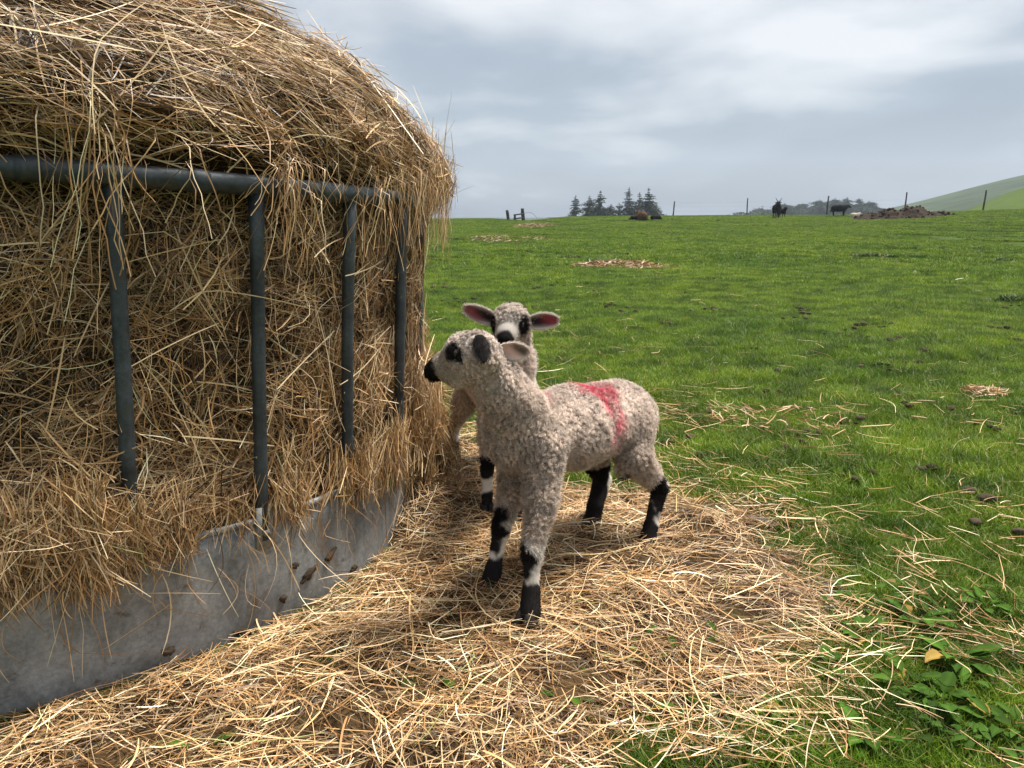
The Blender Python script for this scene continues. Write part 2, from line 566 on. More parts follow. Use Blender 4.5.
# ------------------------------------------------------------------ hay in the feeder
R = FR
PROF_Z = np.array([.02, .25, .30, .40, .60, .85, 1.02, 1.07, 1.115, 1.16, 1.22, 1.30, 1.38, 1.45, 1.51, 1.555, 1.59, 1.61])
PROF_F = np.array([-.10, -.05, -.035, -.028, -.035, -.038, -.045, -.05, -.035, .015, .03, -.005, -.075, -.18, -.33, -.52, -.80, -1.244])
PROF_R = np.array([.15, .11, .09, .05, -.01, -.03, -.02, .01, .035, .05, .045, .01, -.07, -.18, -.34, -.53, -.80, -1.244])
_seg = np.hypot(np.diff(PROF_Z), np.diff(PROF_F)); PROF_S = np.concatenate([[0], np.cumsum(_seg)]); SMAX = PROF_S[-1]


def hay_rz(a, s):
    z = np.interp(s, PROF_S, PROF_Z)
    of = np.interp(s, PROF_S, PROF_F); orr = np.interp(s, PROF_S, PROF_R)
    w = smooth(-.22, .08, a)
    r = R + of * (1 - w) + orr * w
    # overflow at the lower left, lifted over the skirt
    wl = smooth(-.70, -.95, a)
    r = r + wl * .065 * np.exp(-((z - .35) / .10) ** 2)
    # hay presses out between the bars
    ph = (a - PH0) / DPH
    between = .5 - .5 * np.cos(2 * pi * ph)
    r = r + (.022 * between - .006) * smooth(.3, .45, z) * (1 - smooth(.95, 1.05, z))
    return r, z


def hay_surf(a, s, amp=1.0):
    r, z = hay_rz(a, s)
    p = cyl(a, r, z)
    c = 1 - .75 * smooth(SMAX - .5, SMAX, s)
    n = fbm(p * np.array([1, 1, 1.6]), 5.0, 31, 3)
    n2 = fbm(p, 14.0, 77, 2)
    n = n + .55 * fbm(p * np.array([1, 1, 3.5]), 4.5, 131, 2) * smooth(1.12, 1.2, z)
    disp = (.056 * n + .034 * n2) * amp
    side = (z < 1.12)
    disp = np.where(side, disp * .75 - .004, disp)
    disp = np.where((z > 1.04) & (z < 1.13), np.minimum(disp, 0) * .6, disp)
    # move along the analytic normal (r,z)
    r2, z2 = hay_rz(a, s + .004)
    tr, tz = r2 - r, z2 - z
    ln = np.maximum(np.hypot(tr, tz), 1e-6)
    nr, nz = tz / ln, -tr / ln
    rr = np.maximum(r + nr * disp, .0); zz = z + nz * disp
    nrm = np.stack([nr * np.cos(a), nr * np.sin(a), nz], -1)
    up = np.stack([tr / ln * np.cos(a), tr / ln * np.sin(a), tz / ln], -1)
    tan = np.stack([-np.sin(a), np.cos(a), a * 0], -1)
    return cyl(a, rr, zz), nrm, up, tan


hay = Acc()
# core, coloured dark to stand for the shade deep in the hay
ca = np.linspace(-pi, pi, 260, endpoint=False); cs = np.linspace(0, SMAX, 110)
A, S = np.meshgrid(ca, cs)
pc, nc, _, _ = hay_surf(A, S)
pc = pc - nc * .03
nA = len(ca)
vi = np.arange((len(cs) - 1) * nA).reshape(len(cs) - 1, nA)
q = np.stack([vi, np.roll(vi, -1, 1), np.roll(vi, -1, 1) + nA, vi + nA], -1).reshape(-1, 4)
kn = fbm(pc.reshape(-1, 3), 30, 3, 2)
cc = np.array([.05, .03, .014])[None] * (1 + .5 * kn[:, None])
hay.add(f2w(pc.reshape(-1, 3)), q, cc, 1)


def hay_layer(n, arange, srange, depth, ang_mode, Lr, Wr, m=5, bright=1.0, bend=.08, lift=.1, dark=0.0, droop=0.0, green=.012, lean=0.0, thin=.3, mul=1.45):
    n = int(n * mul)
    a = rng.uniform(arange[0], arange[1], n); s = rng.uniform(srange[0], srange[1], n)
    # equal area thinning near the crown
    r, _z = hay_rz(a, s)
    keep = rng.random(n) < np.clip(r / R, .02, 1) * np.clip(.75 + 1.2 * fbm(cyl(a, 1, _z), 7.0, 300, 2), thin, 1)
    a, s = a[keep], s[keep]; n = len(a)
    p, nr, up, tan = hay_surf(a, s)
    dep = rng.uniform(depth[0], depth[1], n)
    p = p + nr * dep[:, None]
    f = fbm(p, 3.2, 55, 2)       # coherent locks
    f2 = fbm(p, 9.0, 91, 2)
    if ang_mode == 'flow':
        th = f * 1.1 + f2 * .7 + rng.normal(size=n) * .45
    elif ang_mode == 'tangle':
        th = f * 2.6 + f2 * 1.6 + rng.normal(size=n) * .75 + .5
    elif ang_mode == 'hang':
        th = pi / 2 + f * .5 + f2 * .5 + rng.normal(size=n) * .3
    else:
        th = rng.uniform(0, pi, n)
    d = tan * np.cos(th)[:, None] + up * np.sin(th)[:, None] + nr * (rng.normal(size=n) * lift + lean)[:, None]
    L = rng.uniform(*Lr, n) * rng.choice([.6, 1, 1.25], n); W = rng.uniform(*Wr, n) * rng.choice([.55, .7, .75, 1.25], n)
    dr = droop * rng.uniform(.2, 1, n) if droop else 0
    v_, q_ = strands(f2w(p), d @ FM[:3, :3].T, nr @ FM[:3, :3].T, L, W, m, bend=bend, droop=dr)
    lock = np.repeat(np.clip(1 + .28 * f2 + .18 * f, .5, 1.5), m * 2)[:, None]
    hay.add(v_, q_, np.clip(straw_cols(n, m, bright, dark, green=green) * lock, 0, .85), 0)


VA = (-2.0, 1.15)
s_rail = np.interp(1.10, PROF_Z, PROF_S)
hay_layer(24000, VA, (0.12, s_rail - .03), (-.05, -.014), 'rand', (.08, .18), (.0018, .0032), bright=.26, dark=.3, thin=1.0)  # deep straws darkened: shade of the gaps put into their colour
hay_layer(42000, VA, (0.20, s_rail - .02), (-.048, .006), 'tangle', (.05, .15), (.0014, .0030))
hay_layer(7000, VA, (0.20, s_rail - .04), (-.006, .012), 'rand', (.06, .18), (.0014, .0032), bright=1.15, lift=.22, bend=.2)
hay_layer(1800, VA, (0.25, s_rail - .10), (.0, .022), 'hang', (.07, .18), (.0014, .003), bright=1.2, lift=.25, droop=.2, bend=.25)
VD = (-2.4, 1.5)
hay_layer(24000, VD, (s_rail + .03, SMAX), (-.045, -.012), 'rand', (.08, .18), (.0018, .0032), bright=.26, dark=.3, thin=1.0)  # deep dome straws, gap shade likewise in their colour
hay_layer(48000, VD, (s_rail + .035, SMAX), (-.045, .010), 'flow', (.07, .20), (.0014, .0030))
hay_layer(8000, VD, (s_rail + .04, SMAX), (-.002, .020), 'flow', (.08, .24), (.0014, .0032), bright=1.1, lift=.16)
hay_layer(1300, VD, (s_rail, SMAX), (.0, .03), 'rand', (.05, .13), (.001, .002), m=6, bend=.35, lift=.8, lean=.5)
# right flank, hanging over
hay_layer(4500, (-.22, 1.0), (s_rail - .10, s_rail + .12), (-.005, .02), 'tangle', (.06, .16), (.0014, .003), bright=1.0, lift=.2, droop=.1, bend=.2)
hay_layer(7000, (-.22, 1.0), (.05, .55), (-.005, .035), 'tangle', (.08, .22), (.0014, .003), bright=1.0, lift=.25, droop=.1, bend=.2)
hay_layer(900, (-.1, 1.0), (.3, s_rail + .2), (.0, .035), 'hang', (.06, .18), (.001, .002), m=6, bend=.3, lift=.6, droop=.3)
# overflow hanging over the skirt
for (a0, a1, nn, z0, z1, out) in (
                                  (-1.6, -.95, 5200, .28, .46, .05), (-.97, -.80, 900, .30, .40, .03), (-.80, -.62, 420, .30, .38, .02), (-.62, -.40, 520, .30, .39, .02),
                                  (-.42, -.10, 1300, .29, .42, .035), (-.08, .5, 3600, .12, .5, .08)):
    nn = int(nn * 1.4); a = rng.uniform(a0, a1, nn); z = rng.uniform(z0, z1, nn)
    lk = fbm(cyl(a, 1, 0), 12, 8, 2)
    keep = rng.random(nn) < np.clip(.55 + lk * 1.3, .06, 1)
    a, z = a[keep], z[keep]; n = len(a)
    p = cyl(a, R + rng.uniform(.008, out, n), z)
    tan = cyl(a + pi / 2, 1, 0); nr = cyl(a, 1, 0)
    th = rng.normal(size=n) * .42 + lk[keep] * .6
    d = np.stack([tan[:, k] * np.sin(th) for k in range(3)], -1) + nr * rng.normal(size=n)[:, None] * .10
    d[:, 2] = -np.cos(th)
    L = rng.uniform(.05, .17, n)
    v_, q_ = strands(f2w(p), d, nr, L, rng.uniform(.0011, .0026, n), 6, bend=.10)
    hay.add(v_, q_, straw_cols(n, 6, 1.08), 0)
# single stems dangling down the face of the skirt
n = 170
a = rng.uniform(-1.5, .0, n); p = cyl(a, R + rng.uniform(.012, .03, n), rng.uniform(.15, .33, n))
d = cyl(a + pi / 2, rng.normal(size=n) * .25, 0); d[:, 2] = -1
v_, q_ = strands(f2w(p), d, cyl(a, 1, 0), rng.uniform(.08, .26, n), rng.uniform(.0012, .0026, n), 8, bend=.3, kink=.6)
hay.add(v_, q_, straw_cols(n, 8, 1.1), 0)
# locks of hay that hang from the dome over the rail
for (ac, sp, nn, zt, ln) in ((-.925, .02, 34, 1.22, .30), (-.80, .06, 8, 1.16, .2), (-.630, .02, 44, 1.16, .2), (-.60, .03, 30, 1.15, .16), (-.46, .03, 14, 1.14, .16), (-.36, .04, 26, 1.14, .2),
                             (-.24, .05, 60, 1.16, .18), (-.14, .06, 110, 1.17, .2), (-.02, .09, 90, 1.16, .2), (.12, .1, 70, 1.15, .18), (-1.1, .06, 14, 1.18, .25), (-1.25, .05, 14, 1.18, .3)):
    a = ac + rng.normal(size=nn) * sp
    m = 8
    t = np.linspace(0, 1, m)[None]
    z = zt + rng.normal(size=(nn, 1)) * .035 - t * ln * rng.uniform(.45, 1.25, (nn, 1))
    w = smooth(-.30, .02, a)[:, None]
    outr = R + .030 + w * .035 + rng.uniform(-.006, .03, (nn, 1)) + .012 * np.sin(t * 3 + rng.uniform(0, 6, (nn, 1)))
    outr = outr - .05 * (1 - smooth(0, .15, t)) * (1 - w)
    aa_ = a[:, None] + np.cumsum(rng.normal(size=(nn, m)) * .0035, 1) + t * rng.normal(size=(nn, 1)) * .05
    path = f2w(cyl(aa_, outr, z))
    wd = norm(cyl(a + pi / 2, 1, 0) + rng.normal(size=(nn, 3)) * .3)
    v_, q_ = ribbons(path, rng.uniform(.0011, .0026, nn), wd)
    hay.add(v_, q_, straw_cols(nn, m, 1.12), 0)
# a few long bright stems laid across the face of the heap
n = 170
a = rng.uniform(-1.5, .1, n); s = rng.uniform(.35, SMAX - .35, n)
p, nr, up, tan = hay_surf(a, s)
th = rng.uniform(-.4, 2.2, n)
d = tan * np.cos(th)[:, None] + up * np.sin(th)[:, None] + nr * rng.normal(size=n)[:, None] * .08
v_, q_ = strands(f2w(p + nr * .03), d @ FM[:3, :3].T, nr, rng.uniform(.16, .32, n), rng.uniform(.0020, .0036, n), 9, bend=.08, kink=.35)
hay.add(v_, q_, straw_cols(n, 9, 1.0) * .5 + .5 * np.array([.68, .56, .34]), 0)
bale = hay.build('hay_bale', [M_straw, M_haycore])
tag(bale, 'big domed heap of golden brown hay bulging between the feeder bars and over the rail', 'hay')

# ------------------------------------------------------------------ litter of hay on the ground
LP = np.array([G(*p_)[:2] for p_ in ((-300, 900), (-300, 560), (340, 540), (425, 400), (480, 440), (560, 478), (650, 490), (735, 508), (800, 530), (850, 570), (872, 610), (866, 672), (815, 716), (775, 750),
                                     (715, 785), (690, 840), (680, 900))])
LP[0] = (-1.9, .5); LP[1] = (-2.2, 1.3); LP[-1] = (.16, .6)


def poly_sd(x, y, poly):
    """signed distance, positive inside"""
    p = np.stack([x, y], -1)
    best = np.full(x.shape, 1e9); ins = np.zeros(x.shape, bool)
    for k in range(len(poly)):
        a = poly[k]; b = poly[(k + 1) % len(poly)]
        ab = b - a; t = np.clip(((p - a) @ ab) / (ab @ ab), 0, 1)
        d = np.linalg.norm(p - a - t[..., None] * ab, axis=-1)
        best = np.minimum(best, d)
        c = ((a[1] > y) != (b[1] > y)) & (x < (b[0] - a[0]) * (y - a[1]) / (b[1] - a[1] + 1e-12) + a[0])
        ins ^= c
    return np.where(ins, best, -best)


def litter_density(x, y):
    p = np.stack([x, y, x * 0], -1)
    sd = poly_sd(x, y, LP)
    d = smooth(-.20, .26, sd + .20 * fbm(p, 3.0, 12, 3))
    gap = smooth(.10, .40, fbm(p, 4.5, 40, 2)) * .8 * (1 - smooth(.0, .35, sd))
    return np.clip(d - gap, 0, 1)


def ring_dist(x, y):
    return np.hypot(x - FC[0], y - FC[1]) - FR


def litter_z(x, y):
    p = np.stack([x, y, x * 0], -1)
    d = litter_density(x, y)
    h = d * (.026 + .020 * fbm(p, 2.4, 61, 2) + .018 * fbm(p, 9, 62, 2) + .008 * fbm(p, 22, 63, 2))
    # spill heaped against the right flank of the feeder
    rd = ring_dist(x, y); an = np.arctan2(y - FC[1], x - FC[0])
    heap = smooth(-.32, .0, an) * (1 - smooth(.9, 1.2, an)) * .20 * np.exp(-np.maximum(rd, 0) / .11)
    # hollow along the foot of the skirt nearer the viewer
    hol = (1 - smooth(-.3, -.1, an)) * np.exp(-np.maximum(rd, 0) / .06) * .055
    return np.maximum(h + heap - hol, 0)


lit = Acc()
gx, gy = np.meshgrid(np.linspace(-2.3, 1.7, 330), np.linspace(.45, 3.6, 260))
zz = litter_z(gx, gy) - .012 + .01 * fbm(np.stack([gx, gy, gx * 0], -1), 30, 5, 2)
dd = litter_density(gx, gy)
zz = np.where(dd > .8, zz, -.03)
vi = np.arange(gx.size).reshape(gx.shape)
q = np.stack([vi[:-1, :-1], vi[:-1, 1:], vi[1:, 1:], vi[1:, :-1]], -1).reshape(-1, 4)
keepq = (zz.ravel()[q].max(1) > -.02)
q = q[keepq]
used = np.unique(q); remap = np.zeros(gx.size, int); remap[used] = np.arange(len(used))
vv = np.stack([gx, gy, zz], -1).reshape(-1, 3)[used]
kn = fbm(vv, 25, 3, 2)
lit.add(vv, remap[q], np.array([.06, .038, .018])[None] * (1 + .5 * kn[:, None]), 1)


def litter_layer(n, Lr, Wr, up_, tilt, bright=1.0, dark=0, m=5, dens_pow=1.0, xr=(-2.1, 1.6), yr=(.6, 3.4), base=.0, bend=.08, flow=.9):
    n = int(n * 1.55)
    x = rng.uniform(*xr, n); y = rng.uniform(*yr, n)
    p3 = np.stack([x, y, x * 0], -1)
    f = fbm(p3, 3.0, 14, 2); f2 = fbm(p3, 9, 15, 2)
    clump = np.clip(.62 + .9 * fbm(p3, 7, 16, 2), .1, 1)
    keep = (rng.random(n) < np.clip(litter_density(x, y) ** dens_pow + base, 0, 1) * clump) & (ring_dist(x, y) > .015) & (np.abs(x) < .72 * y + .25)
    x, y, f, f2 = x[keep], y[keep], f[keep], f2[keep]; n = len(x)
    e = .02
    z = litter_z(x, y)
    nx = -(litter_z(x + e, y) - z) / e; ny = -(litter_z(x, y + e) - z) / e
    nr = norm(np.stack([nx * .7, ny * .7, np.ones(n)], -1))
    th = f * 2.2 + f2 * 1.2 + rng.normal(size=n) * flow + .15
    d = np.stack([np.cos(th), np.sin(th), rng.normal(size=n) * tilt], -1)
    d = norm(d - nr * (np.sum(d * nr, -1) * .8)[:, None])
    L = rng.uniform(*Lr, n) * rng.choice([.6, 1, 1.3], n); W = rng.uniform(*Wr, n) * rng.choice([.6, .8, .85, 1.3], n)
    p = np.stack([x, y, z + rng.uniform(up_[0], up_[1], n)], -1)
    v_, q_ = strands(p, d, nr, L, W, m, bend=bend)
    v_[:, 2] = np.maximum(v_[:, 2], .002)
    lit.add(v_, q_, np.clip(straw_cols(n, m, bright, dark) * np.repeat(np.clip(1 + .3 * f2, .6, 1.4), 2 * m)[:, None], 0, .85), 0)


litter_layer(62000, (.04, .12), (.0015, .0027), (-.014, -.002), .05, .28, .3)  # bottom straws darkened, painting the shade between the upper ones
litter_layer(66000, (.04, .13), (.0013, .0025), (-.016, .012), .14, 1.0, .08, bend=.10)
litter_layer(19000, (.06, .17), (.0013, .0027), (.004, .024), .18, 1.25, bend=.11)
litter_layer(1200, (.08, .22), (.0020, .0034), (.014, .035), .16, 1.45, m=8, bend=.12)
obj_lit = lit.build('hay_litter', [M_straw, M_haycore])
tag(obj_lit, 'trampled layer of loose pale hay on the ground around the feeder and the lambs', 'hay', kind='stuff')

# straws scattered over the grass
sc = Acc()


def scatter_straws(n, xr, yr, dens, z0, Lr, Wr, bright=1.25, m=7, cl=2.2):
    x = rng.uniform(*xr, n); y = rng.uniform(*yr, n)
    p3 = np.stack([x, y, x * 0], -1)
    f = fbm(p3, 1.6, 14, 2)
    keep = (rng.random(n) < dens(x, y) * np.clip(.3 + 1.6 * fbm(p3, cl, 99, 3), .03, 1)) & (ring_dist(x, y) > .05) & (x < .75 * y + .3)
    x, y, f = x[keep], y[keep], f[keep]; n = len(x)
    th = f * 2.0 + rng.normal(size=n) * .8 - .1
    d = np.stack([np.cos(th), np.sin(th), rng.normal(size=n) * .10], -1)
    L = rng.uniform(*Lr, n) * rng.choice([.45, .7, 1], n); W = rng.uniform(*Wr, n) * .68
    g = np.stack([x, y, terrain(x, y) + rng.uniform(z0[0], z0[1], n)], -1)
    v_, q_ = strands(g, d, np.tile([0, 0, 1.0], (n, 1)), L, W, m, bend=.09, kink=.55)
    sc.add(v_, q_, straw_cols(n, m, bright), 0)


def near_lit(k):
    return lambda x, y: np.exp(np.minimum(poly_sd(x, y, LP), 0) / k)


scatter_straws(30000, (-.6, 2.6), (.7, 4.2), near_lit(.45), (.015, .055), (.07, .22), (.0018, .0034), 1.3)
scatter_straws(22000, (-.2, 4.5), (.8, 6.5), near_lit(.8), (.025, .06), (.07, .24), (.0018, .0034), 1.3)
scatter_straws(4200, (-1, 9), (1.5, 12), near_lit(3.0), (.03, .06), (.08, .25), (.003, .0055), 1.3, cl=1.0)
o = sc.build('scattered_straw', [M_straw]); tag(o, 'single pale straws strewn across the green grass', 'straw', kind='stuff')


def hay_patch(cx, cy, rx, ry, n, label, brown=0.0, hgt=.06, w=(.006, .014)):
    a = Acc()
    r = np.sqrt(rng.random(n)) ** .8; t = rng.uniform(0, 2 * pi, n)
    x = cx + rx * r * np.cos(t) * rng.uniform(.8, 1.2, n); y = cy + ry * r * np.sin(t) * rng.uniform(.8, 1.2, n)
    k = fbm(np.stack([x, y, x * 0], -1), 3 / max(rx, .3), 71, 2)
    keep = rng.random(n) < .75 + k
    x, y, r = x[keep], y[keep], r[keep]; n = len(x)
    z = terrain(x, y) + .03 + rng.uniform(0, 1, n) * hgt * (1 - r * r)
    th = rng.uniform(0, pi, n)
    d = np.stack([np.cos(th), np.sin(th), rng.normal(size=n) * .25], -1)
    v_, q_ = strands(np.stack([x, y, z], -1), d, np.tile([0, 0, 1.0], (n, 1)), rng.uniform(.07, .2, n) * (1 if d_ > 8 else .6), rng.uniform(*w, n), 5, bend=.2)
    a.add(v_, q_, straw_cols(n, 5, .85 - brown * .8, brown) * np.array([1.0, .88, .82]))
    o = a.build('hay_patch', [M_straw])
    tag(o, label, 'hay', kind='stuff')


def GT(u, v):
    """point of the terrain seen at survey point (u, v), march outwards"""
    r = ray(u, v); r = r / math.hypot(r[0], r[1])
    d = 1.0
    while d < 400:
        if CAMZ + r[2] * d < float(terrain(r[0] * d, r[1] * d)):
            break
        d *= 1.004
    return r[0] * d, r[1] * d, d


for (u, v, rx, ry, n, lab, br, hg) in ((614, 266.5, .75, .55, 1300, 'reddish brown patch of old hay in the middle of the field', .15, .07), (652, 269, .45, .4, 260, 'thin scrap of old hay right of the reddish brown patch', .1, .03),
                                     (537, 227, 1.4, 3.0, 2600, 'brown muddy hay patch on the crest near the broken fence', .15, .22), (510, 240, 1.3, 2.0, 1100, 'dull brown hay scraps below the broken fence', .2, .12),
                                     (985, 397, .12, .10, 240, 'small tuft of pale hay at the right edge of the field', 0, .03), (780, 425, .30, .26, 170, 'loose pale straw tuft on the grass right of the lambs', 0, .03)):
    x_, y_, d_ = GT(u, v)
    hay_patch(x_, y_, rx, ry, n, lab, br, hg, (.003, .006) if d_ < 8 else (.006, .016))

# ------------------------------------------------------------------ grass
def blade_patch(name, size, n, hr, wr, m=4, pal=None, seed=1, clumps=40):
    r = np.random.default_rng(seed)
    rad = size * .5 * np.sqrt(r.random(n)); t = r.uniform(0, 2 * pi, n)
    cx = r.uniform(-1, 1, (clumps, 2)) * size * .45
    k = r.integers(0, clumps, n)
    x = rad * np.cos(t); y = rad * np.sin(t)
    pull = r.random(n) < .35
    x = np.where(pull, cx[k, 0] + r.normal(size=n) * size * .02, x); y = np.where(pull, cx[k, 1] + r.normal(size=n) * size * .02, y)
    h = r.uniform(*hr, n) * (.75 + .5 * r.random(n)) * np.where(pull, 1.15, 1)
    w = r.uniform(*wr, n)
    az = r.uniform(0, 2 * pi, n); lean = r.uniform(.1, 1.1, n)
    tt = np.linspace(0, 1, m)[None]
    dx = np.cos(az)[:, None] * h[:, None] * lean[:, None] * tt ** 1.8; dy = np.sin(az)[:, None] * h[:, None] * lean[:, None] * tt ** 1.8
    zz = h[:, None] * (tt - .28 * lean[:, None] * tt ** 2.4)
    path = np.stack([x[:, None] + dx, y[:, None] + dy, zz - .008], -1)
    wa = az + pi / 2 + r.normal(size=n) * .5
    wd = np.stack([np.cos(wa), np.sin(wa), wa * 0], -1)
    W = w[:, None] * np.array([.8, 1.0, .75, .12] if m == 4 else [.9, .9, .12])[None]
    v, q = ribbons(path, W, wd)
    pal = np.array(pal) if pal is not None else np.array([[.102, .192, .011], [.135, .235, .015], [.062, .136, .010], [.18, .255, .022], [.42, .36, .17]])
    c = pal[r.choice(len(pal), n, p=[.32, .27, .23, .13, .05])] * r.uniform(.8, 1.2, (n, 1))
    c = np.repeat(c, 2 * m, axis=0)
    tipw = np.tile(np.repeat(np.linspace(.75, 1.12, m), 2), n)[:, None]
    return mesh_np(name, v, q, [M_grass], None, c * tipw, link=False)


def instancer(name, pts, rot, scl, srcs, label):
    """points carrying rotation and scale, geometry nodes put the tufts on them"""
    me = bpy.data.meshes.new(name)
    me.vertices.add(len(pts)); me.vertices.foreach_set('co', np.asarray(pts, np.float32).ravel())
    for nm, dat in (('rz', rot), ('sc', scl)):
        at = me.attributes.new(nm, 'FLOAT', 'POINT'); at.data.foreach_set('value', np.asarray(dat, np.float32))
    at = me.attributes.new('pick', 'INT', 'POINT'); at.data.foreach_set('value', np.random.default_rng(3).integers(0, len(srcs), len(pts)).astype(np.int32))
    o = bpy.data.objects.new(name, me); COL.objects.link(o)
    ng = bpy.data.node_groups.new(name + '_nodes', 'GeometryNodeTree')
    ng.interface.new_socket('Geometry', in_out='INPUT', socket_type='NodeSocketGeometry')
    ng.interface.new_socket('Geometry', in_out='OUTPUT', socket_type='NodeSocketGeometry')
    gi = ng.nodes.new('NodeGroupInput'); go = ng.nodes.new('NodeGroupOutput')
    join = ng.nodes.new('GeometryNodeJoinGeometry')
    def na_(nm, typ):
        a = ng.nodes.new('GeometryNodeInputNamedAttribute'); a.data_type = typ; a.inputs[0].default_value = nm
        return a.outputs[0]
    rz = na_('rz', 'FLOAT'); sc_ = na_('sc', 'FLOAT'); pk = na_('pick', 'INT')
    cx = ng.nodes.new('ShaderNodeCombineXYZ'); ng.links.new(rz, cx.inputs[2])
    e2r = ng.nodes.new('FunctionNodeEulerToRotation'); ng.links.new(cx.outputs[0], e2r.inputs[0])
    for k, s in enumerate(srcs):
        iop = ng.nodes.new('GeometryNodeInstanceOnPoints')
        oi = ng.nodes.new('GeometryNodeObjectInfo'); oi.inputs['Object'].default_value = s
        cmp_ = ng.nodes.new('FunctionNodeCompare'); cmp_.data_type = 'INT'; cmp_.operation = 'EQUAL'
        ia = [i for i in cmp_.inputs if i.type == 'INT']
        ng.links.new(pk, ia[0]); ia[1].default_value = k
        ng.links.new(gi.outputs[0], iop.inputs['Points']); ng.links.new(oi.outputs['Geometry'], iop.inputs['Instance'])
        ng.links.new(cmp_.outputs[0], iop.inputs['Selection'])
        ng.links.new(e2r.outputs[0], iop.inputs['Rotation']); ng.links.new(sc_, iop.inputs['Scale'])
        ng.links.new(iop.outputs[0], join.inputs[0])
    ng.links.new(join.outputs[0], go.inputs[0])
    md = o.modifiers.new('tufts', 'NODES'); md.node_group = ng
    tag(o, label, 'grass', kind='stuff')
    return o


near_src = [blade_patch('grass_tuft', .36, 1500, (.022, .055), (.0016, .0032), seed=s) for s in (1, 2, 3)]
far_src = [blade_patch('grass_sod', 2.2, 9000, (.03, .06), (.006, .012), m=3, seed=s, clumps=120) for s in (4, 5)]


def grid_pts(x0, x1, y0, y1, st, seed, keepf):
    r = np.random.default_rng(seed)
    X, Y = np.meshgrid(np.arange(x0, x1, st), np.arange(y0, y1, st))
    X = X.ravel() + r.uniform(-.45, .45, X.size) * st; Y = Y.ravel() + r.uniform(-.45, .45, Y.size) * st
    k = keepf(X, Y); X, Y = X[k], Y[k]
    return X, Y, r


X, Y, r = grid_pts(-2.5, 11, .35, 13, .17, 11, lambda x, y: (np.abs(x) < .78 * y + .45) & (ring_dist(x, y) > .20))
ld = litter_density(X, Y)
k = (ld < .55) | (r.random(len(X)) < .0)
X, Y, ld = X[k], Y[k], ld[k]
dn = fbm(np.stack([X, Y, X * 0], -1), 1.4, 33, 3) - .5 * np.exp(-((X - .85) / .45) ** 2 - ((Y - 1.42) / .4) ** 2)
scl = (1.0 + .5 * dn) * r.uniform(.8, 1.15, len(X)) * (1 - .45 * ld)
instancer('meadow_grass', np.stack([X, Y, terrain(X, Y)], -1), r.uniform(0, 6.28, len(X)), scl, near_src, 'short bright green grass covering the near part of the field')
X, Y, r = grid_pts(-22, 60, 11, 66, 1.25, 12, lambda x, y: (x < .78 * y + 2) & (x > -.30 * y - 3) & (np.hypot(x, y) < 66))
instancer('pasture_grass', np.stack([X, Y, terrain(X, Y) - .005], -1), r.uniform(0, 6.28, len(X)), r.uniform(.8, 1.2, len(X)), far_src, 'short bright green grass of the far pasture up to the crest')

# broad leaved weeds
def leaf_geo(base, az, pitch, L, W, curl, r, m=7):
    t = np.linspace(0, 1, m)
    wid = W * np.sin(np.pi * np.clip(t, 0, 1) ** .75) ** .8 + .001
    ang = pitch - curl * t
    ds = L / (m - 1)
    x = np.concatenate([[0], np.cumsum(np.cos(ang[:-1]) * ds)]); z = np.concatenate([[0], np.cumsum(np.sin(ang[:-1]) * ds)])
    d = np.array([cos(az), sin(az)]); s = np.array([-sin(az), cos(az)])
    cols = []
    for side, lift in ((-1, 1), (-.5, .35), (0, 0), (.5, .35), (1, 1)):
        ww = wid * .5 * side * (1 + .08 * np.sin(t * 17 + side * 3))
        cols.append(np.stack([base[0] + d[0] * x + s[0] * ww, base[1] + d[1] * x + s[1] * ww, base[2] + z + wid * .16 * lift + .03 * L * np.sin(t * 9 + side)], -1))
    v = np.stack(cols, 1).reshape(-1, 3)
    q = []
    for i in range(m - 1):
        for j in range(4):
            q.append([i * 5 + j, i * 5 + j + 1, i * 5 + j + 6, i * 5 + j + 5])
    return v, np.array(q)


def weed(x, y, n, L, W, label, seed, up=(.2, .9), cat='weed', col=(.045, .10, .012)):
    r = np.random.default_rng(seed); a = Acc(); z = float(terrain(x, y))
    for i in range(n):
        az = r.uniform(0, 2 * pi); c = np.array(col) * r.uniform(.7, 1.4)
        if r.random() < .06: c = np.array([.30, .20, .05])
        b = (x + cos(az) * .003 + r.normal() * .002, y + sin(az) * .003 + r.normal() * .002, z + .004)
        l = L * r.uniform(.55, 1.15)
        st = l * .45; pit = r.uniform(*up)
        tip = (b[0] + cos(az) * st * cos(pit), b[1] + sin(az) * st * cos(pit), b[2] + st * sin(pit))
        add_tube(a, [b, ((b[0] + tip[0]) / 2, (b[1] + tip[1]) / 2, (b[2] + tip[2]) / 2 + .003), tip], .0014, 5, c * np.array([1.5, 1.1, 1]))
        v, q = leaf_geo(tip, az + r.normal() * .3, pit * .7, l, W * r.uniform(.7, 1.2), r.uniform(.4, 1.1), r)
        cc = np.tile(c, (len(v), 1)); cc[2::5] *= 1.25
        a.add(v, q, cc)
    o = a.build('broadleaf_weed', [M_leaf])
    tag(o, label, cat, 'broad leaved weeds in the straw at the lower right')
    return o


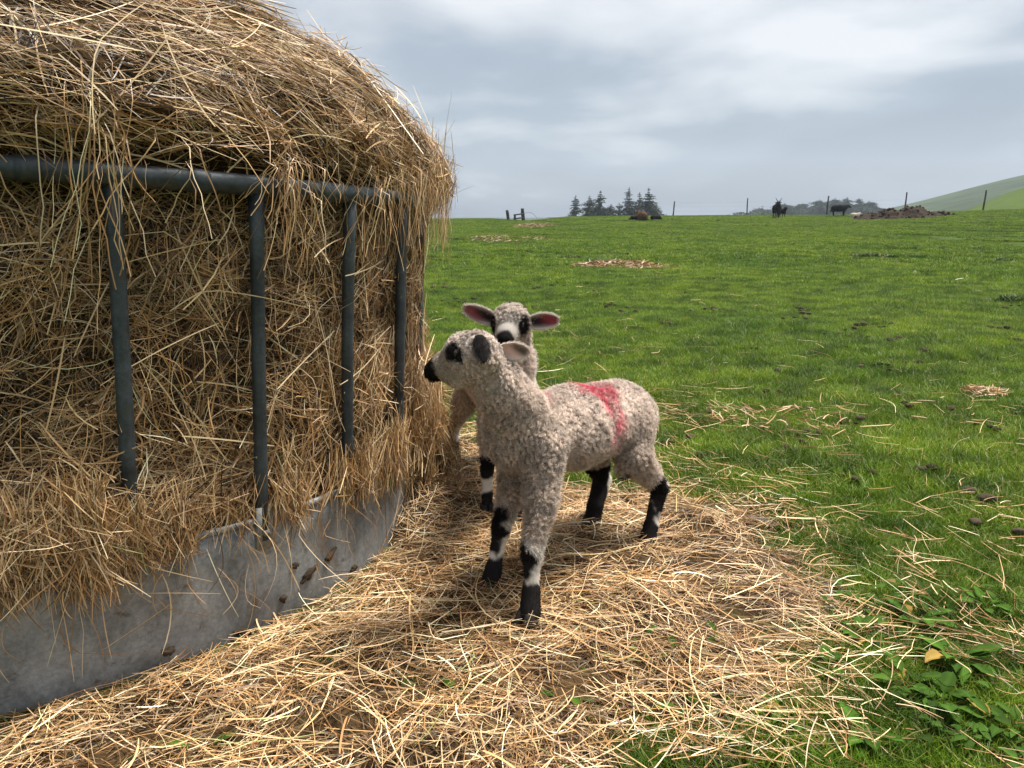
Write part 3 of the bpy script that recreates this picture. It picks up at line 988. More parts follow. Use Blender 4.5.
WEEDS = [((915, 625), 9, .075, .042, 'dark dock plant right of the hay litter, highest of the lower right weeds'),
         ((955, 665), 10, .08, .045, 'dock plant with broad leaves near the right border, below the highest weed'),
         ((860, 640), 7, .065, .036, 'weed with broad leaves at the right tip of the hay litter'),
         ((905, 690), 9, .07, .04, 'dock plant in the dark gap right of the litter, middle of the weeds'),
         ((985, 610), 6, .06, .034, 'small broad leaf weed at the right border of the picture, topmost'),
         ((790, 715), 8, .06, .035, 'low broad leaf weed under straws at the lower edge of the litter'),
         ((870, 745), 8, .065, .036, 'broad leaf weed at the bottom border, right of centre'),
         ((700, 722), 5, .05, .03, 'small weed poking through the litter at the bottom border'),
         ((1000, 735), 8, .07, .038, 'broad leaf weed in the lower right corner'),
         ((645, 718), 2, .055, .028, 'single pair of green leaves poking through the litter under the lambs'),
         ((565, 700), 3, .05, .026, 'few small green leaves in the litter below the front hooves'),
         ((460, 700), 2, .05, .03, 'two green leaves sticking out of the hay left of centre at the bottom'),
         ((165, 688), 3, .045, .03, 'green leaves between the feeder skirt and the litter'),
         ((200, 758), 3, .06, .04, 'green leaves showing in a dark gap of the litter at the bottom left'),
         ((940, 710), 8, .07, .04, 'dock plant between the straws near the right bottom corner'),
         ((828, 672), 5, .055, .034, 'weed with small leaves at the lower right rim of the litter')]
for i, ((u, v), n, L, W, lab) in enumerate(WEEDS):
    g = G(u, v)
    weed(g[0], g[1], int(n * 2.2) if n > 3 else n, L * .85, W * .66, lab, 100 + i)
# low leafy ground cover between the weeds
def ground_cover():
    r = np.random.default_rng(55); a = Acc()
    for i in range(1500):
        x = r.uniform(.25, 1.35); y = r.uniform(.95, 2.1)
        k = float(vnoise(np.array([x, y, 0.0]), 3.2, 88)) + .35 - 2.2 * abs(math.hypot((x - .82) / 1.3, y - 1.45) - .0)
        if r.random() > .25 + k * 1.2 or x > .75 * y + .2: continue
        az = r.uniform(0, 2 * pi); c = np.array([.040, .085, .012]) * r.uniform(.55, 1.5)
        if r.random() < .05: c = np.array([.20, .13, .05])
        v, q = leaf_geo((x, y, .012 + r.random() * .022), az, r.uniform(-.1, .7), r.uniform(.022, .045), r.uniform(.012, .022), r.uniform(.2, 1), r, 5)
        a.add(v, q, c)
    o = a.build('ground_cover', [M_leaf]); tag(o, 'small dark leaves mixed into the grass at the lower right', 'ground cover', kind='stuff')


ground_cover()
# darker tufts further out
def tuft(u, v, w, h, n, lab, seed, col=(.05, .085, .022)):
    x, y, d = GT(u, v); r = np.random.default_rng(seed)
    px = x + np.clip(r.normal(size=n) * .35, -.75, .75) * w; py = y + np.clip(r.normal(size=n) * .22, -.45, .45) * w
    hh = h * r.uniform(.4, 1, n) * np.exp(-((px - x) / w) ** 2)
    az = r.uniform(0, 6.28, n); t = np.linspace(0, 1, 4)[None]
    path = np.stack([px[:, None] + np.cos(az)[:, None] * hh[:, None] * .7 * t ** 1.6, py[:, None] + np.sin(az)[:, None] * hh[:, None] * .7 * t ** 1.6, terrain(px, py)[:, None] + hh[:, None] * (t - .2 * t * t)], -1)
    W = np.full(n, .012 + .0009 * d)
    v_, q_ = ribbons(path, W[:, None] * np.array([[.7, 1, .8, .1]]), np.stack([-np.sin(az), np.cos(az), az * 0], -1))
    c = np.repeat(np.array(col)[None] * r.uniform(.6, 1.4, (n, 1)), 8, 0)
    o = mesh_np('weed_tuft', v_, q_, [M_grass], None, c)
    tag(o, lab, 'weed tuft', 'dark weed tufts out in the field')


tuft(868, 258, .45, .13, 420, 'wide dark weed tuft in the middle of the right field', 1)
tuft(892, 259, .18, .11, 160, 'small dark weed tuft just right of the wide one', 2)
tuft(1012, 303, .28, .12, 260, 'dark weed tuft at the right edge of the field', 3)
tuft(1003, 262, .3, .10, 200, 'flat dark weed tuft far right below the distant fence', 4)
tuft(930, 226, .35, .10, 220, 'dark weed tuft in front of the soil heap', 5)
tuft(765, 285, .12, .06, 70, 'tiny dark weed tuft in the middle of the field', 6)


def ball(c, r, seg=14):
    th = np.linspace(0, pi, seg); ph = np.linspace(0, 2 * pi, seg * 2, endpoint=False)
    T, Pp = np.meshgrid(th, ph, indexing='ij')
    v = np.stack([np.sin(T) * np.cos(Pp), np.sin(T) * np.sin(Pp), np.cos(T)], -1).reshape(-1, 3) * r + np.asarray(c)
    n2 = seg * 2; q = []
    for i in range(seg - 1):
        for j in range(n2):
            q.append([i * n2 + j, (i + 1) * n2 + j, (i + 1) * n2 + (j + 1) % n2, i * n2 + (j + 1) % n2])
    return v, np.array(q)


# clods and droppings strewn over the pasture
def clods():
    r = np.random.default_rng(77); a = Acc(); n = 900
    d = r.uniform(2.6, 56, n) ** 1.0; az = r.uniform(-.25, .66, n)
    for i in range(n):
        x, y = d[i] * sin(az[i]), d[i] * cos(az[i])
        if litter_density(np.array([x]), np.array([y]))[0] > .1: continue
        k = float(vnoise(np.array([x, y, 0.0]), .35, 50))
        if r.random() > .22 + k: continue
        s_ = r.uniform(.012, .030) * (1 + d[i] * .03)
        for j in range(r.integers(1, 5)):
            v, q = ball((0, 0, 0), 1, 5)
            v = v * (1 + .35 * vnoise(v + i * 3.1 + j, 1.7, i))[:, None] * s_ * r.uniform(.5, 1) * np.array([1, 1, .6])
            xx, yy = x + r.normal() * s_ * 2.2, y + r.normal() * s_ * 1.6
            a.add(v + A3_(xx, yy, float(terrain(xx, yy)) + .028), q, np.array([.045, .035, .022]) * r.uniform(.5, 1.5))
    o = a.build('soil_clods', [M_plain]); tag(o, 'small dark clods and droppings strewn over the green field', 'clods', kind='stuff')


def A3_(*x): return np.array(x, float)


clods()

# ------------------------------------------------------------------ animals: smooth union of round cones, surface nets
def sdf_mesh(prims, voxel, pad=.03):
    """prims: ('c', a, b, r1, r2, k) round cones, ('e', centre, axes(3x3 rows), radii, k) ellipsoids, k < 0 carves"""
    lo = np.array([1e9] * 3); hi = -lo
    for p in prims:
        if p[0] == 'c':
            R_ = max(p[3], p[4]); pts = np.array([p[1], p[2]])
        else:
            R_ = max(p[3]); pts = np.array([p[1]])
        if p[-1] > 0:
            lo = np.minimum(lo, pts.min(0) - R_); hi = np.maximum(hi, pts.max(0) + R_)
    lo -= pad; hi += pad
    nx, ny, nz = (np.ceil((hi - lo) / voxel).astype(int) + 1)
    D = np.full((nx, ny, nz), .15, dtype=np.float32)
    ax = [lo[i] + np.arange(n) * voxel for i, n in enumerate((nx, ny, nz))]
    for p in prims:
        k = abs(p[-1])
        if p[0] == 'c':
            a = np.asarray(p[1], float); b = np.asarray(p[2], float); r1, r2 = p[3], p[4]
            mn = np.minimum(a, b) - max(r1, r2) - .07; mx = np.maximum(a, b) + max(r1, r2) + .07
        else:
            c = np.asarray(p[1], float); mn = c - max(p[3]) - .07; mx = c + max(p[3]) + .07
        sl = []
        for i in range(3):
            i0 = int(max(0, np.searchsorted(ax[i], mn[i]))); i1 = int(min(len(ax[i]), np.searchsorted(ax[i], mx[i])))
            sl.append(slice(i0, i1))
        gx_, gy_, gz_ = np.meshgrid(ax[0][sl[0]], ax[1][sl[1]], ax[2][sl[2]], indexing='ij')
        if p[0] == 'c':
            ab = b - a; L2 = float(ab @ ab) + 1e-12
            qx, qy, qz = gx_ - a[0], gy_ - a[1], gz_ - a[2]
            t = np.clip((qx * ab[0] + qy * ab[1] + qz * ab[2]) / L2, 0, 1)
            d = np.sqrt((qx - t * ab[0]) ** 2 + (qy - t * ab[1]) ** 2 + (qz - t * ab[2]) ** 2) - (r1 + (r2 - r1) * t)
        else:
            M = np.asarray(p[2], float); rr = p[3]
            qx, qy, qz = gx_ - c[0], gy_ - c[1], gz_ - c[2]
            e = [(qx * M[i][0] + qy * M[i][1] + qz * M[i][2]) / rr[i] for i in range(3)]
            k0 = np.sqrt(e[0] ** 2 + e[1] ** 2 + e[2] ** 2)
            k1 = np.sqrt((e[0] / rr[0]) ** 2 + (e[1] / rr[1]) ** 2 + (e[2] / rr[2]) ** 2)
            d = k0 * (k0 - 1) / np.maximum(k1, 1e-6)
        cur = D[sl[0], sl[1], sl[2]]
        if p[-1] > 0:
            h = np.clip(.5 + .5 * (cur - d) / k, 0, 1)
            D[sl[0], sl[1], sl[2]] = cur * (1 - h) + d * h - k * h * (1 - h)
        else:
            h = np.clip(.5 - .5 * (cur + d) / k, 0, 1)
            D[sl[0], sl[1], sl[2]] = cur * (1 - h) - d * h + k * h * (1 - h)
    S = D < 0
    cnt = np.zeros((nx - 1, ny - 1, nz - 1), np.int8)
    for dx in (0, 1):
        for dy in (0, 1):
            for dz in (0, 1):
                cnt += S[dx:nx - 1 + dx, dy:ny - 1 + dy, dz:nz - 1 + dz]
    cells = np.argwhere((cnt > 0) & (cnt < 8))
    idx = np.full(cnt.shape, -1, np.int64); idx[tuple(cells.T)] = np.arange(len(cells))
    acc = np.zeros((len(cells), 3)); num = np.zeros(len(cells))
    corners = [(x, y, z) for x in (0, 1) for y in (0, 1) for z in (0, 1)]
    for i, c0 in enumerate(corners):
        for c1 in corners[i + 1:]:
            if sum(abs(np.array(c0) - np.array(c1))) != 1: continue
            d0 = D[cells[:, 0] + c0[0], cells[:, 1] + c0[1], cells[:, 2] + c0[2]]; d1 = D[cells[:, 0] + c1[0], cells[:, 1] + c1[1], cells[:, 2] + c1[2]]
            m = (d0 < 0) != (d1 < 0)
            t = np.where(m, d0 / np.where(d0 == d1, 1, d0 - d1), 0)
            pt = np.array(c0)[None] + t[:, None] * (np.array(c1) - np.array(c0))[None]
            acc[m] += pt[m]; num[m] += 1
    V = lo + (cells + acc / num[:, None]) * voxel
    quads = []
    for axis in range(3):
        sh = [slice(None)] * 3; sh2 = [slice(None)] * 3
        sh[axis] = slice(0, -1); sh2[axis] = slice(1, None)
        a = S[tuple(sh)]; b = S[tuple(sh2)]
        e = np.argwhere(a != b)
        o1, o2 = [(1, 2), (2, 0), (0, 1)][axis]
        e = e[(e[:, o1] > 0) & (e[:, o2] > 0) & (e[:, o1] < D.shape[o1] - 1) & (e[:, o2] < D.shape[o2] - 1)]
        def cid(s1, s2):
            c = e.copy(); c[:, o1] -= s1; c[:, o2] -= s2
            return idx[c[:, 0], c[:, 1], c[:, 2]]
        q = np.stack([cid(1, 1), cid(0, 1), cid(0, 0), cid(1, 0)], -1)
        fl = ~a[e[:, 0], e[:, 1], e[:, 2]]
        q[fl] = q[fl][:, ::-1]
        quads.append(q)
    return V, np.concatenate(quads)


def sample_surface(V, Q, n, r):
    a, b, c, d = V[Q[:, 0]], V[Q[:, 1]], V[Q[:, 2]], V[Q[:, 3]]
    nn = np.cross(c - a, d - b); ar = np.linalg.norm(nn, axis=1)
    # smooth normals per vertex
    VN = np.zeros_like(V)
    for k in range(4): np.add.at(VN, Q[:, k], nn)
    VN = norm(VN)
    f = r.choice(len(Q), n, p=ar / ar.sum())
    u, w = r.random((n, 1)), r.random((n, 1))
    def bl(X): return (X[Q[f, 0]] * (1 - u) + X[Q[f, 1]] * u) * (1 - w) + (X[Q[f, 3]] * (1 - u) + X[Q[f, 2]] * u) * w
    return bl(V), norm(bl(VN))


def ear_geo(base, tip, back, width, cup, c_in, c_edge, c_back, thick=.0035, dark_tip=None):
    """cupped leaf shaped ear; back = direction the back of the ear faces"""
    base = np.asarray(base, float); tip = np.asarray(tip, float)
    ax = tip - base; L = np.linalg.norm(ax); ax = ax / L
    bk = norm(np.asarray(back, float) - ax * np.dot(back, ax)); s = np.cross(ax, bk)
    m, w = 17, 11
    T, S = np.meshgrid(np.linspace(0, 1, m), np.linspace(-1, 1, w), indexing='ij')
    wid = width * .5 * np.clip(np.sin(np.pi * np.clip(T * .86 + .14, 0, 1)) ** .62, .0, 1) + .0005
    roll = cup * (1 - .45 * T)
    A_ = S * roll
    off_s = wid * np.sin(A_) / np.maximum(np.sin(roll), 1e-3)
    off_b = -(1 - np.cos(A_)) / np.maximum(np.sin(roll), 1e-3) * wid
    bend_ = .10 * L * T * T
    mid = base + ax * (T * L)[..., None] + s * off_s[..., None] + bk * (off_b + bend_ * -1)[..., None]
    outer = mid + bk * thick * .5; inner = mid - bk * thick * .5 * (1 - .4 * np.abs(S))[..., None]
    v = np.concatenate([outer.reshape(-1, 3), inner.reshape(-1, 3)]); K = m * w
    q = []
    for i in range(m - 1):
        for j in range(w - 1):
            a = i * w + j
            q.append([a, a + 1, a + w + 1, a + w]); q.append([K + a, K + a + w, K + a + w + 1, K + a + 1])
        a = i * w
        q.append([a, a + w, K + a + w, K + a]); a = i * w + w - 1
        q.append([a, K + a, K + a + w, a + w])
    for j in range(w - 1):
        a = (m - 1) * w + j; q.append([a, a + 1, K + a + 1, K + a])
    edge = np.clip(np.maximum(np.abs(S) ** 3, smooth(.82, 1, T)), 0, 1)[..., None]
    nz = fbm(mid, 60, 9, 2)[..., None]
    ci = np.asarray(c_in) * (1 + .25 * nz); ci = ci * (1 - edge) + np.asarray(c_edge) * edge
    if dark_tip is not None:
        k = smooth(.35, .75, T + .25 * S * dark_tip[3] + .1 * nz[..., 0])[..., None] * (1 - edge * .6)
        ci = ci * (1 - k) + np.array(dark_tip[:3]) * k
    co = np.asarray(c_back) * (1 + .2 * nz) * (1 - edge * .25) + np.asarray(c_edge) * edge * .25
    return v, np.array(q), np.concatenate([co.reshape(-1, 3), ci.reshape(-1, 3)]), mid, s, ax, bk


WOOL = np.array([.88, .77, .69]); WOOLD = np.array([.34, .27, .20]); WHITE = np.array([.74, .69, .62]); BLACK = np.array([.018, .016, .016]); PINK = np.array([.86, .10, .19])


def hclip(c):
    c = np.maximum(c, .004)
    return c / np.maximum(1, c.max(-1, keepdims=True) / .88)


def feat(p, c, r, soft=.012, warp=.008, sc_=45, seed=3):
    """soft edged marking around point c with radii r (scalar or xyz)"""
    q = (p - np.asarray(c)) / np.asarray(r)
    d = np.linalg.norm(q, axis=-1)
    rm = float(np.mean(r))
    return 1 - smooth(1 - soft / rm, 1 + soft / rm, d + warp / rm * fbm(p, sc_, seed, 2) * 2)


def seg_feat(p, a, b, r, seed=5, soft=.2, side=None, warp=.35):
    """marking along limb segment a->b, noise broken; side restricts to one flank"""
    a = np.asarray(a); b = np.asarray(b); ab = b - a
    t = ((p - a) @ ab) / (ab @ ab)
    d = np.linalg.norm(p - a - np.clip(t, 0, 1)[:, None] * ab, axis=-1)
    n = fbm(p, 34, seed, 3) * warp * 1.7
    w = smooth(-.06, .06, t + n * .3) * (1 - smooth(.94, 1.06, t + n * .3)) * (1 - smooth(r * .95, r * 1.15, d))
    if side is not None:
        s = ((p - a - np.clip(t, 0, 1)[:, None] * ab) @ norm(np.asarray(side, float))) / r
        w = w * smooth(-.15, .15, s + n)
    return w


def grow_fleece(V, Q, n, colf, lenf, dirf, r, avoid, curl=.0042, turns=2.2, m=7, wr=(.0010, .0020)):
    p, nr = sample_surface(V, Q, n, r)
    ln, woolly = lenf(p)
    keep = ln > 0
    for c_, rr in avoid:
        keep &= np.linalg.norm(p - c_, axis=1) > rr
    p, nr, ln, woolly = p[keep], nr[keep], ln[keep], woolly[keep]; n = len(p)
    lock = norm(np.stack([fbm(p, 38, 201, 1), fbm(p, 38, 202, 1), fbm(p, 38, 203, 1)], -1) + 1e-4)
    fl = dirf(p, nr)
    cell = .0105
    g0 = np.floor(p / cell).astype(np.int64); bd = np.full(n, 1e9); bc = np.zeros((n, 3)); bh = np.zeros(n)
    for ox in (-1, 0, 1):
        for oy in (-1, 0, 1):
            for oz in (-1, 0, 1):
                gg = g0 + np.array([ox, oy, oz]); hx_ = _hash(gg[:, 0], gg[:, 1], gg[:, 2], 1)
                cc_ = (gg + .5 + (np.stack([hx_, _hash(gg[:, 0], gg[:, 1], gg[:, 2], 2), _hash(gg[:, 0], gg[:, 1], gg[:, 2], 3)], -1) - .5) * .9) * cell
                dd_ = np.linalg.norm(cc_ - p, axis=1); m_ = dd_ < bd
                bd[m_] = dd_[m_]; bc[m_] = cc_[m_]; bh[m_] = hx_[m_]
    toc = bc - p; toc -= nr * np.sum(toc * nr, -1)[:, None]
    d = norm(nr * (.42 + .45 * woolly)[:, None] + fl * (.75 - .35 * woolly)[:, None] + lock * (.55 * woolly)[:, None] + r.normal(size=(n, 3)) * .16)
    ln = ln * r.uniform(.7, 1.15, n)
    u = norm(np.cross(d, lock + r.normal(size=(n, 3)) * .2)); w = np.cross(d, u)
    t = np.linspace(0, 1, m)[None, :, None]
    ph = (bh * 6.28 + r.normal(size=n) * .35)[:, None, None]
    an = ph + t * turns * 2 * pi
    amp = (curl * woolly)[:, None, None] * np.minimum(t * 3, 1)
    path = p[:, None] - nr[:, None] * .002 + d[:, None] * t * ln[:, None, None] + (u[:, None] * np.cos(an) + w[:, None] * np.sin(an)) * amp
    path = path + toc[:, None] * (np.minimum(t * 1.5, 1) * .85) * woolly[:, None, None]
    # droop a little
    path[:, :, 2] -= (t[..., 0] ** 2) * (ln * .12)[:, None]
    W = r.uniform(*wr, n)[:, None] * np.linspace(1, .45, m)[None]
    wd = norm(np.cross(d, nr + r.normal(size=(n, 3)) * .6))
    v, q = ribbons(path, W, wd)
    c = colf(p)
    lum = (1 + .14 * fbm(p, 26, 77, 2) + (bh - .5) * .5 * woolly + r.normal(size=n) * .06)[:, None]
    c = c * lum
    c = np.repeat(c[:, None], m, 1)
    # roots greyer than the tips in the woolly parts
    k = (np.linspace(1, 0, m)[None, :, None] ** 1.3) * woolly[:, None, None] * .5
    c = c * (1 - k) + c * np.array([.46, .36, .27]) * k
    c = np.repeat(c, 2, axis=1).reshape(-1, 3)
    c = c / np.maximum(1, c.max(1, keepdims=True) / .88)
    return v, q, np.clip(c, .003, .9)


def hoof_geo(c, fwd, r=.017, h=.026):
    """two cloven claws"""
    a = Acc(); fwd = norm(np.asarray([fwd[0], fwd[1], 0.0])); s = np.array([-fwd[1], fwd[0], 0])
    for sg in (-1, 1):
        rings = []
        for k, (z, fr, w) in enumerate(((0, 1.15, .56), (.3, 1.1, .55), (.7, .95, .52), (1.0, .8, .46), (1.05, .3, .2))):
            an = np.linspace(0, 2 * pi, 12, endpoint=False)
            el = np.stack([np.cos(an) * r * fr * (1 + .25 * (np.cos(an) > 0) * (1 - z)), np.sin(an) * r * w], -1)
            rings.append(np.asarray(c) + fwd * (el[:, :1] + r * .25 * (1 - z)) + s * (el[:, 1:] + sg * r * .55) + np.array([0, 0, z * h]))
        v = np.concatenate(rings); q = []
        for k in range(len(rings) - 1):
            for j in range(12):
                q.append([k * 12 + j, k * 12 + (j + 1) % 12, (k + 1) * 12 + (j + 1) % 12, (k + 1) * 12 + j])
        v = np.concatenate([v, [np.asarray(c) + s * sg * r * .55]])
        a.add(v, np.array(q), np.array([.03, .027, .025]))
        kk = a.n - len(v)
        a.t.append(np.array([[kk + len(v) - 1, kk + (j + 1) % 12, kk + j] for j in range(12)])); a.tm.append(np.zeros(12, int))
    return a


def make_lamb(spec, nfleece, nshort, label):
    r = np.random.default_rng(spec['seed'])
    J = spec['J']; root = empty('lamb', spec['base'])
    tag(root, label, 'lamb')
    V, Q = sdf_mesh(spec['prims'], spec['voxel'])
    colf = spec['color']
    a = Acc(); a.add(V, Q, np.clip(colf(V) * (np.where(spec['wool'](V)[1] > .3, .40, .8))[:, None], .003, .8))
    ears = []
    for e in spec['ears']:
        v, q, c, mid, s, ax, bk = ear_geo(**e)
        a.add(v, q, c); ears.append((mid, s, ax, bk, e))
    body = a.build('body', [M_skin]); localise(body, root)
    f = Acc()
    v, q, c = grow_fleece(V, Q, nfleece, colf, lambda p: (lambda L, w: (np.where(w > .5, L, 0), w))(*spec['wool'](p)), spec['flow'], r, spec['avoid'])
    f.add(v, q, c)
    v, q, c = grow_fleece(V, Q, nshort, colf, lambda p: (lambda L, w: (np.where(w <= .5, L, 0), w * .4))(*spec['wool'](p)), spec['flow'], r, spec['avoid'], curl=.0015, turns=1, m=4, wr=(.0008, .0015))
    f.add(v, q, c)
    # ear fringe
    for mid, s, ax, bk, e in ears:
        n = 900
        i = r.integers(1, 16, n); sd = r.choice([-1, 1], n); j = np.where(sd < 0, 0, 10)
        back_f = r.random(n) < .55
        jj = np.where(back_f, r.integers(0, 11, n), j)
        p0 = mid[i, jj] + r.normal(size=(n, 3)) * .0012
        d = ax + s * (sd * .55)[:, None] + r.normal(size=(n, 3)) * .25 + bk * np.where(back_f, .35, -.1)[:, None]
        L = r.uniform(.004, .009, n)
        t = np.linspace(0, 1, 3)[None, :, None]
        path = p0[:, None] + norm(d)[:, None] * t * L[:, None, None]
        v, q = ribbons(path, r.uniform(.0006, .0011, n), norm(r.normal(size=(n, 3))))
        cc = np.where(back_f[:, None], np.asarray(e['c_back'])[None], np.asarray(e['c_edge'])[None]) * r.uniform(.8, 1.15, (n, 1))
        f.add(v, q, np.repeat(np.clip(cc, .003, .8), 6, 0))
    fl = f.build('fleece', [M_wool]); localise(fl, root)
    for c_, rr in spec['eyes']:
        v, q = ball((0, 0, 0), rr, 12); a = Acc(); a.add(v + np.asarray(c_), q, np.array([.012, .009, .007]))
        localise(a.build('eye', [M_eye]), root)
    for c_, fw in spec['hooves']:
        localise(hoof_geo(c_, fw, .0235, .032).build('hoof', [M_hoof]), root)
    return root


def A3(*x): return np.array(x, float)


# ---- the near lamb
J = dict(
    h1=P(530, 612, 1.70), f1=P(531, 592, 1.72), k1=P(532, 553, 1.745), e1=P(541, 500, 1.80), s1=P(543, 445, 1.85),
    h2=P(490, 583, 1.87), f2=P(494, 567, 1.88), k2=P(501, 528, 1.90), e2=P(513, 486, 1.91), s2=P(518, 438, 1.93),
    h3=P(647, 541, 2.14), f3=P(651, 526, 2.16), k3=P(660, 488, 2.20), e3=P(634, 456, 2.12), s3=P(628, 420, 2.20),
    h4=P(593, 517, 2.27), f4=P(595, 506, 2.28), k4=P(602, 480, 2.34), e4=P(592, 450, 2.24), s4=P(598, 420, 2.28),
    chest=P(521, 432, 1.88), mid=P(570, 427, 2.03), rump=P(617, 416, 2.19), neck0=P(519, 412, 1.85), neck1=P(497, 384, 1.79), neck2=P(483, 364, 1.75),
    cran=P(478, 354, 1.735), brow=P(464, 353, 1.745), muz=P(444, 366, 1.775), nose=P(434, 371, 1.79), jaw=P(460, 372, 1.76))
for k_ in ('h1', 'h2', 'h3', 'h4'):
    J[k_][2] = max(J[k_][2], .035)
HD = norm(J['nose'] - J['cran'])                     # head direction
HU = norm(A3(0, 0, 1) - HD * HD[2]); HS_ = np.cross(HU, HD)   # head up, left side
BD = norm((J['chest'] - J['rump']) * A3(1, 1, 0)); BL = A3(-BD[1], BD[0], 0)
c = lambda a, b, r1, r2, k=.02: ('c', J[a] if isinstance(a, str) else a, J[b] if isinstance(b, str) else b, r1, r2, k)
prims1 = [
    c('chest', 'mid', .088, .100, .03), c('mid', 'rump', .104, .095, .03),
    c(J['rump'], J['rump'] - BD * .045 + A3(0, 0, -.01), .09, .075, .03),
    c(J['chest'] + BD * .025, J['chest'] + BD * .030 + A3(0, 0, -.03), .066, .045, .03),
    c('neck0', 'neck1', .068, .053, .04), c('neck1', 'neck2', .053, .045, .03),
    c('cran', 'brow', .044, .040, .02), c('brow', 'muz', .041, .029, .02), c('muz', 'nose', .029, .0245, .012), c('jaw', 'muz', .036, .026, .015), c('cran', 'jaw', .045, .034, .02),
    c(J['cran'] + HU * .010, J['brow'] + HU * .006, .036, .031, .015),
    # front legs
    c('s1', 'e1', .054, .034, .03), c('e1', 'k1', .032, .0225, .02), c('k1', 'f1', .0215, .0175, .01), c('f1', 'h1', .0225, .0265, .01), c(J['k1'] - A3(0, 0, .008), J['k1'] + A3(0, 0, .008), .024, .024, .01),
    c('s2', 'e2', .050, .032, .03), c('e2', 'k2', .031, .022, .02), c('k2', 'f2', .021, .017, .01), c('f2', 'h2', .022, .026, .01), c(J['k2'] - A3(0, 0, .008), J['k2'] + A3(0, 0, .008), .023, .023, .01),
    # hind legs
    c('s3', 'e3', .070, .046, .03), c('e3', 'k3', .044, .024, .02), c('k3', 'f3', .0235, .019, .01), c('f3', 'h3', .0215, .0255, .01),
    c('s4', 'e4', .068, .044, .03), c('e4', 'k4', .042, .0245, .02), c('k4', 'f4', .029, .024, .01), c('f4', 'h4', .024, .027, .01),
    c(P(622, 470, 2.10), P(625, 476, 2.10), .016, .008, .01),
    # tail
    c(J['rump'] - BD * .115 + A3(0, 0, .01), J['rump'] - BD * .13 + A3(0, 0, -.10), .022, .014, .015),
]
eye1 = J['brow'] - HD * .006 + HS_ * .0395 + HU * .006
eye1b = J['brow'] - HD * .006 - HS_ * .0395 + HU * .006
nostril = J['nose'] + HD * .017 + HS_ * .009 + HU * .004
prims1.append(('e', nostril, np.eye(3), (.004, .004, .004), -.003))
mouth = J['nose'] + HD * .010 - HU * .013 + HS_ * .014


def color1(p):
    col = np.tile(WOOL, (len(p), 1))
    n = fbm(p, 11, 41, 2)[:, None]; col = col * (1 + .10 * n)
    # soiling plus painted-in shade on chest, belly and forelegs
    dirt_shade = smooth(.46, .30, p[:, 2] + .04 * n[:, 0]) * .38 + .30 * feat(p, J['chest'] + BD * .07, .15, .08, .02, 12)
    dirt_shade = np.clip(dirt_shade, 0, .7)[:, None]
    col = col * (1 - dirt_shade) + np.array([.40, .32, .235]) * dirt_shade
    # head: whiter face
    hd = feat(p, J['muz'], .065, .02)[:, None]; col = col * (1 - hd) + np.array([.55, .47, .39]) * hd
    def put(w, cc):
        nonlocal col
        w = np.clip(w, 0, 1)[:, None]; col = col * (1 - w) + np.asarray(cc) * w
    low = np.zeros(len(p))
    for i in '1234':
        low = np.maximum(low, seg_feat(p, J['k' + i] + A3(0, 0, .03), J['h' + i] - A3(0, 0, .02), .05, soft=.2))
    put(low, WHITE)
    # black markings
    put(feat(p, J['nose'] + HD * .002, .041, .004, .005), BLACK)
    for e in (eye1, eye1b): put(feat(p, e - HU * .000 + HD * .002, (.030, .030, .024), .006, .009), BLACK * 1.5)
    L = -BL
    put(seg_feat(p, J['k1'] + A3(.0, 0, .028), J['k1'] + (J['f1'] - J['k1']) * .62, .05, 1, side=(-1, -.15, 0)), BLACK)
    put(seg_feat(p, J['f1'] + A3(0, 0, .022), J['h1'] - A3(0, 0, .03), .05, 2), BLACK)
    put(seg_feat(p, J['k2'] + A3(0, 0, .060), J['k2'] + (J['f2'] - J['k2']) * .60, .05, 3, side=(-.9, -.9, 0)), BLACK)
    put(seg_feat(p, J['f2'] + A3(0, 0, .030), J['h2'] - A3(0, 0, .03), .05, 4), BLACK)
    put(seg_feat(p, J['e3'] + (J['k3'] - J['e3']) * .55, J['k3'] + (J['f3'] - J['k3']) * .75, .05, 6, side=(1, .5, 0)), BLACK)
    put(seg_feat(p, J['k3'] + A3(0, 0, .012), J['k3'] + (J['f3'] - J['k3']) * .2, .05, 6), BLACK)
    put(seg_feat(p, J['k3'] + (J['f3'] - J['k3']) * .35, J['f3'], .05, 8, side=(-1, .1, 0)), BLACK * 1.5)
    put(seg_feat(p, J['f3'] + A3(0, 0, .012), J['h3'] - A3(0, 0, .03), .05, 7), BLACK)
    put(seg_feat(p, J['e4'] + (J['k4'] - J['e4']) * .35, J['h4'] - A3(0, 0, .03), .055, 9), BLACK)
    put(feat(p, J['rump'] - BD * .10 + A3(0, 0, -.13) , .02, .006), BLACK)
    put(feat(p, P(624, 475, 2.10), .018, .004), BLACK)
    # raddle mark on the back
    for (u, v, y, rr, st) in ((583, 397, 2.05, (.055, .055, .05), .95), (601, 406, 2.06, (.045, .055, .045), .80), (612, 424, 2.04, (.038, .045, .055), .65), (606, 388, 2.1, (.035, .05, .03), .6), (538, 392, 1.92, (.035, .05, .035), .5)):
        q = P(u, v, y)
        put(feat(p, q, rr, .022, .022, 30, 8) * st * np.clip(.62 + 1.3 * fbm(p, 48, 3, 3), .12, 1), PINK)
    return hclip(col)


